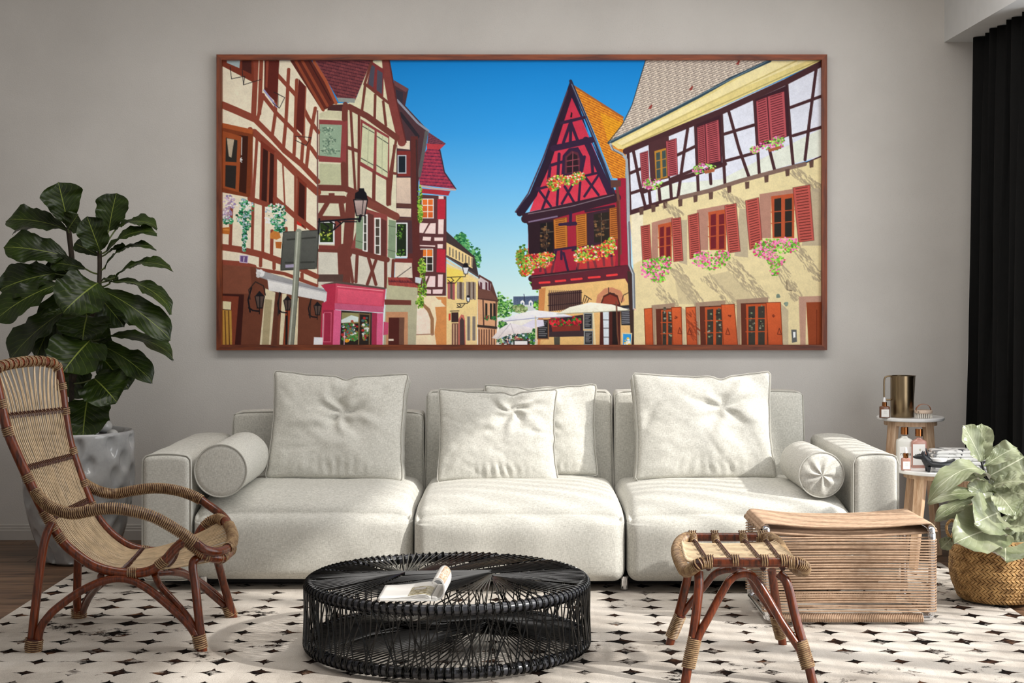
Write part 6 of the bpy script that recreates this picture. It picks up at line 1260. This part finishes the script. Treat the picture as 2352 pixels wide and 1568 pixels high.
fp2 = ['6fae3c', '8fd052', '4a8a2c', 'd86aa8', 'e890c0', 'b84a80', 'a8d860']
blobs('C', fp2, [(1080, 990, 70, 40), (1040, 1000, 35, 30)], 80, 4, 8); blobs('C', fp2, [(1450, 880, 80, 35), (1390, 900, 30, 25)], 80, 4, 8); blobs('C', fp2, [(1910, 720, 95, 35), (1800, 750, 35, 22), (1970, 680, 45, 25)], 110, 4, 9)
poly('C', 'a05a3c', [(1440, 900), (1520, 880), (1515, 905), (1450, 920)]); poly('C', 'a05a3c', [(1900, 745), (1990, 720), (1985, 742), (1905, 765)])
# plaster of the right house
pcw = 'd9cb9c'
poly('D', pcw, [(1000, 255), (1336, 151), (2171, -74), (2285, -121), (2285, 1140), (1030, 1140), (1025, 600)], c2='d6c69a'); poly('D', 'e2dcc8', [(1010, 240), (1090, 220), (1090, 560), (1020, 600)], al=.7)
poly('C', tm, [(905, 1185), (1120, 1120), (1120, 1150), (910, 1215)]); lines('C', '7a6258', 26, [(1270, 1092), (1480, 1042), (1700, 972), (2000, 892), (2160, 852)])
for x, y in ((1165, 1145), (1272, 1130), (1380, 1100), (1490, 1080), (1620, 1035), (1748, 1005), (1885, 960), (2035, 915), (2205, 855), (1080, 1170), (995, 1190)): poly('C', '5c443c', [(x - 16, y - 26), (x + 16, y - 32), (x + 14, y + 18), (x - 12, y + 24)])
# shadows printed in the photograph
sh = '9a8c74'
def hatch(sp, x0, y0, x1, y1, w0, n, ln, c=sh):
    for _ in range(n):
        t_ = arn.rand(); o = (arn.rand() - .5) * w0; x = x0 + (x1 - x0) * t_ + o; y = y0 + (y1 - y0) * t_ - o * .6 + (arn.rand() - .5) * 10
        line(sp, c, 5 + 5 * arn.rand(), [(x, y), (x + ln * (.5 + arn.rand()), y + ln * (.8 + arn.rand()))], al=.55)
hatch('D', 1280, 590, 1460, 860, 70, 130, 16); hatch('D', 1160, 730, 1320, 890, 60, 60, 14); hatch('D', 1660, 560, 1890, 830, 80, 150, 16); hatch('D', 1500, 670, 1700, 860, 60, 80, 14); hatch('D', 2120, 490, 2280, 700, 60, 90, 16); hatch('D', 2000, 610, 2120, 820, 60, 80, 16); hatch('D', 2080, -40, 2270, 90, 60, 90, 16); hatch('D', 1240, 190, 1330, 270, 50, 60, 12); hatch('D', 1600, 100, 1760, 200, 50, 70, 12)
poly('D', 'a89a84', [(1345, 300), (1385, 300), (1385, 600), (1330, 580)], al=.8); poly('D', 'a89a84', [(1735, 225), (1790, 225), (1792, 550), (1700, 540)], al=.8); poly('D', 'a89a84', [(2215, 90), (2285, 90), (2285, 470), (2150, 470)], al=.8); poly('D', 'b0a284', [(1290, 620), (1400, 700), (1460, 860), (1330, 860)], al=.5); poly('D', 'b0a284', [(1530, 670), (1660, 640), (1860, 830), (1700, 860)], al=.5); poly('D', 'a89a84', [(2010, 855), (2060, 900), (2060, 1130), (2020, 1130)], al=.7); poly('D', 'a89a84', [(1345, 880), (1375, 900), (1375, 1140), (1350, 1140)], al=.6)
# middle windows
stn = 'a87c6c'
for (x0, x1, y0, y1, gx0, gx1, dx) in ((1148, 1290, 300, 560, 1190, 1282, 0), (1450, 1660, 215, 500, 1525, 1645, 0), (1868, 2120, 110, 420, 1945, 2100, 0)):
    poly('D', stn, [(x0, y0 + 18), (x1, y0 - 22), (x1, y0 + 30), (gx0, y0 + 50), (gx0, y1), (x0, y1)]); poly('D', 'b05030', [(gx0, y0 + 32), (gx1, y0 + 12), (gx1, y1), (gx0 + 10, y1)]); g = (gx1 - gx0)
    for a_, b_ in ((.14, .44), (.60, .90)): poly('D', '2a2622' if x0 > 1800 else '6a2028', [(gx0 + g * a_, y0 + 50), (gx0 + g * b_, y0 + 42), (gx0 + g * b_, y1 - 10), (gx0 + g * a_, y1 - 6)])
    for q in (.36, .64): line('D', 'b05030', 6, [(gx0, y0 + 40 + (y1 - y0 - 40) * q), (gx1, y0 + 25 + (y1 - y0 - 40) * q)])
s3, s3d = 'b4524a', '4a201e'
louv('D', s3, s3d, [(1075, 342), (1135, 330), (1148, 585), (1088, 598)], 19); louv('D', s3, s3d, [(1280, 292), (1342, 282), (1358, 570), (1295, 578)], 19); louv('D', s3, s3d, [(1390, 270), (1460, 252), (1476, 545), (1402, 558)], 20); louv('D', s3, s3d, [(1635, 205), (1712, 188), (1740, 508), (1660, 520)], 20); louv('D', s3, s3d, [(1773, 172), (1862, 150), (1888, 470), (1802, 498)], 19); louv('D', s3, s3d, [(2090, 85), (2205, 65), (2232, 435), (2128, 448)], 19)
f3 = ['6fae3c', '8fd052', '4a8a2c', 'e070a8', 'f090b8', 'c83a70', 'a8d860', '5fa030']
blobs('D', f3, [(1180, 620, 95, 65), (1230, 580, 55, 40), (1130, 610, 50, 50), (1190, 690, 50, 28)], 130, 4, 10); blobs('D', f3, [(1540, 570, 115, 60), (1480, 560, 55, 50), (1620, 540, 50, 40)], 150, 4, 10); blobs('D', f3, [(1970, 480, 140, 55), (1900, 500, 75, 55), (2080, 470, 55, 40), (1980, 570, 60, 35), (1970, 630, 30, 40)], 170, 4, 10)
blobs('D', ['e870a8', 'f088b8'], [(1150, 640, 75, 60), (1500, 580, 90, 50), (1900, 510, 80, 50), (2030, 440, 90, 35)], 30, 4, 9)
# ground floor windows, solid shutters
for (x0, x1, y0) in ((1155, 1300, 868), (1448, 1640, 850), (1722, 1925, 830)):
    poly('D', '98806c', [(x0 - 8, y0), (x1 + 2, y0 - 16), (x1, y0 + 22), (x0 + 20, y0 + 30), (x0 + 20, 1140), (x0 - 5, 1140)]); poly('D', '5a2c20', [(x0 + 20, y0 + 25), (x1, y0 + 18), (x1, 1140), (x0 + 25, 1140)]); a_ = x0 + 55; b_ = x1 - 8
    poly('D', 'b04c28', [(a_, y0 + 32), (b_, y0 + 26), (b_, 1140), (a_ + 8, 1140)]); g = b_ - a_
    for p_, q_ in ((.12, .44), (.58, .90)):
        poly('D', '38342e', [(a_ + g * p_, y0 + 46), (a_ + g * q_, y0 + 42), (a_ + g * q_, 1134), (a_ + g * p_, 1134)]); blobs('D', ['5a5648', '8a8a7c', '2a2a26', '7a8a6a'], [(a_ + g * (p_ + q_) / 2, 980, g * .13, 120)], 14, 4, 9)
    for k in (.33, .66): line('D', 'b04c28', 6, [(a_, y0 + 40 + (1134 - y0 - 40) * k), (b_, y0 + 38 + (1134 - y0 - 40) * k)])
so = 'c85a30'
for q in ([(1098, 892), (1150, 886), (1158, 1140), (1108, 1140)], [(1280, 882), (1345, 880), (1352, 1140), (1290, 1140)], [(1375, 882), (1440, 878), (1452, 1140), (1385, 1140)], [(1612, 865), (1700, 860), (1722, 1140), (1628, 1140)], [(1912, 850), (2008, 848), (2022, 1140), (1928, 1140)]): poly('D', so, q, c2='b04e2c'); line('D', '7a3018', 4, q + [q[0]])
hatch('D', 1395, 900, 1430, 1060, 50, 30, 18, '7a3420')
blobs('D', ['6a2a1c'], [(1310, 948, 8, 10), (1668, 940, 10, 12), (1962, 935, 10, 12)], 8, 3, 5); 
for x, y in ((1335, 1050), (1400, 1055), (1655, 1055), (2000, 1055)): line('D', '6a2a1c', 5, [(x, y - 35), (x - 12, y + 5), (x + 15, y + 8), (x, y - 35)])
blobs('D', ['7f8f80', '6c7c70'], [(1990, 808, 8, 10), (2045, 858, 8, 10)], 12, 6, 10); poly('D', 'b08a78', [(2130, 810), (2285, 805), (2285, 850), (2180, 850), (2175, 1140), (2140, 1140)]); poly('D', '8a4024', [(2180, 848), (2285, 845), (2285, 1140), (2195, 1140)]); line('D', '6a2c18', 6, [(2250, 900), (2250, 1140)]); poly('D', '5a5c5c', [(2080, 1030), (2115, 1030), (2118, 1110), (2085, 1118)]); poly('D', 'e4e8ea', [(2092, 1045), (2108, 1045), (2108, 1080), (2094, 1085)]); line('D', '6a5c4c', 5, [(2050, 705), (2052, 765), (2085, 770)])
# drain pipe between the houses
lines('D', '6a7078', 20, [(985, 0), (990, 300), (1000, 600), (1025, 660), (1030, 890)]); lines('D', 'b4bcc4', 6, [(982, 0), (987, 300), (997, 600), (1022, 660), (1027, 890)]); lines('C', '9aa4ac', 18, [(775, 710), (790, 745), (860, 780), (890, 820), (900, 1000), (905, 1250)]); lines('C', '4a5058', 5, [(783, 720), (800, 755), (862, 790)]); line('D', 'f0b8a0', 6, [(1030, 890), (1040, 900)])
# ---- sheet
SR = np.clip(IMG, 0, 1)
luma = SR.mean(2, keepdims=True); SR = np.clip(luma + (SR - luma) * .97, 0, 1)
LIN = np.where(SR <= .04045, SR / 12.92, ((SR + .055) / 1.055) ** 2.4) 
LIN = np.clip(LIN * ART_GAIN, 0, 1)
xs = np.linspace(ART_X0, ART_X1, AW); zs = np.linspace(ART_Z1, ART_Z0, AH)
XX, ZZ = np.meshgrid(xs, zs); co = np.stack([XX, np.full_like(XX, -.0135), ZZ], -1).reshape(-1, 3).astype(np.float32)
ii = np.arange((AH - 1) * (AW - 1)); r0, c0 = ii // (AW - 1), ii % (AW - 1); v0 = (r0 * AW + c0)
quad = np.stack([v0, v0 + AW, v0 + AW + 1, v0 + 1], 1).astype(np.int32)
me = bpy.data.meshes.new('print_sheet'); me.vertices.add(AW * AH); me.vertices.foreach_set('co', (co - np.array(world_of(fp), dtype=np.float32)).ravel())
me.loops.add(quad.size); me.loops.foreach_set('vertex_index', quad.ravel()); me.polygons.add(len(quad)); me.polygons.foreach_set('loop_start', np.arange(0, quad.size, 4, dtype=np.int32))
me.update(calc_edges=True)
ca = me.color_attributes.new('print', 'FLOAT_COLOR', 'POINT'); ca.data.foreach_set('color', np.concatenate([LIN.reshape(-1, 3), np.ones((AW * AH, 1))], 1).astype(np.float32).ravel())
t = NT('printed_paper'); at = t.n('ShaderNodeVertexColor'); at.layer_name = 'print'; t.L(at.outputs[0], t.b.inputs['Base Color']); t.b.inputs['Roughness'].default_value = .75; t.b.inputs['Specular IOR Level'].default_value = .12
me.materials.append(t.m); sh_o = bpy.data.objects.new('print_sheet', me); COL.objects.link(sh_o); sh_o.parent = fp
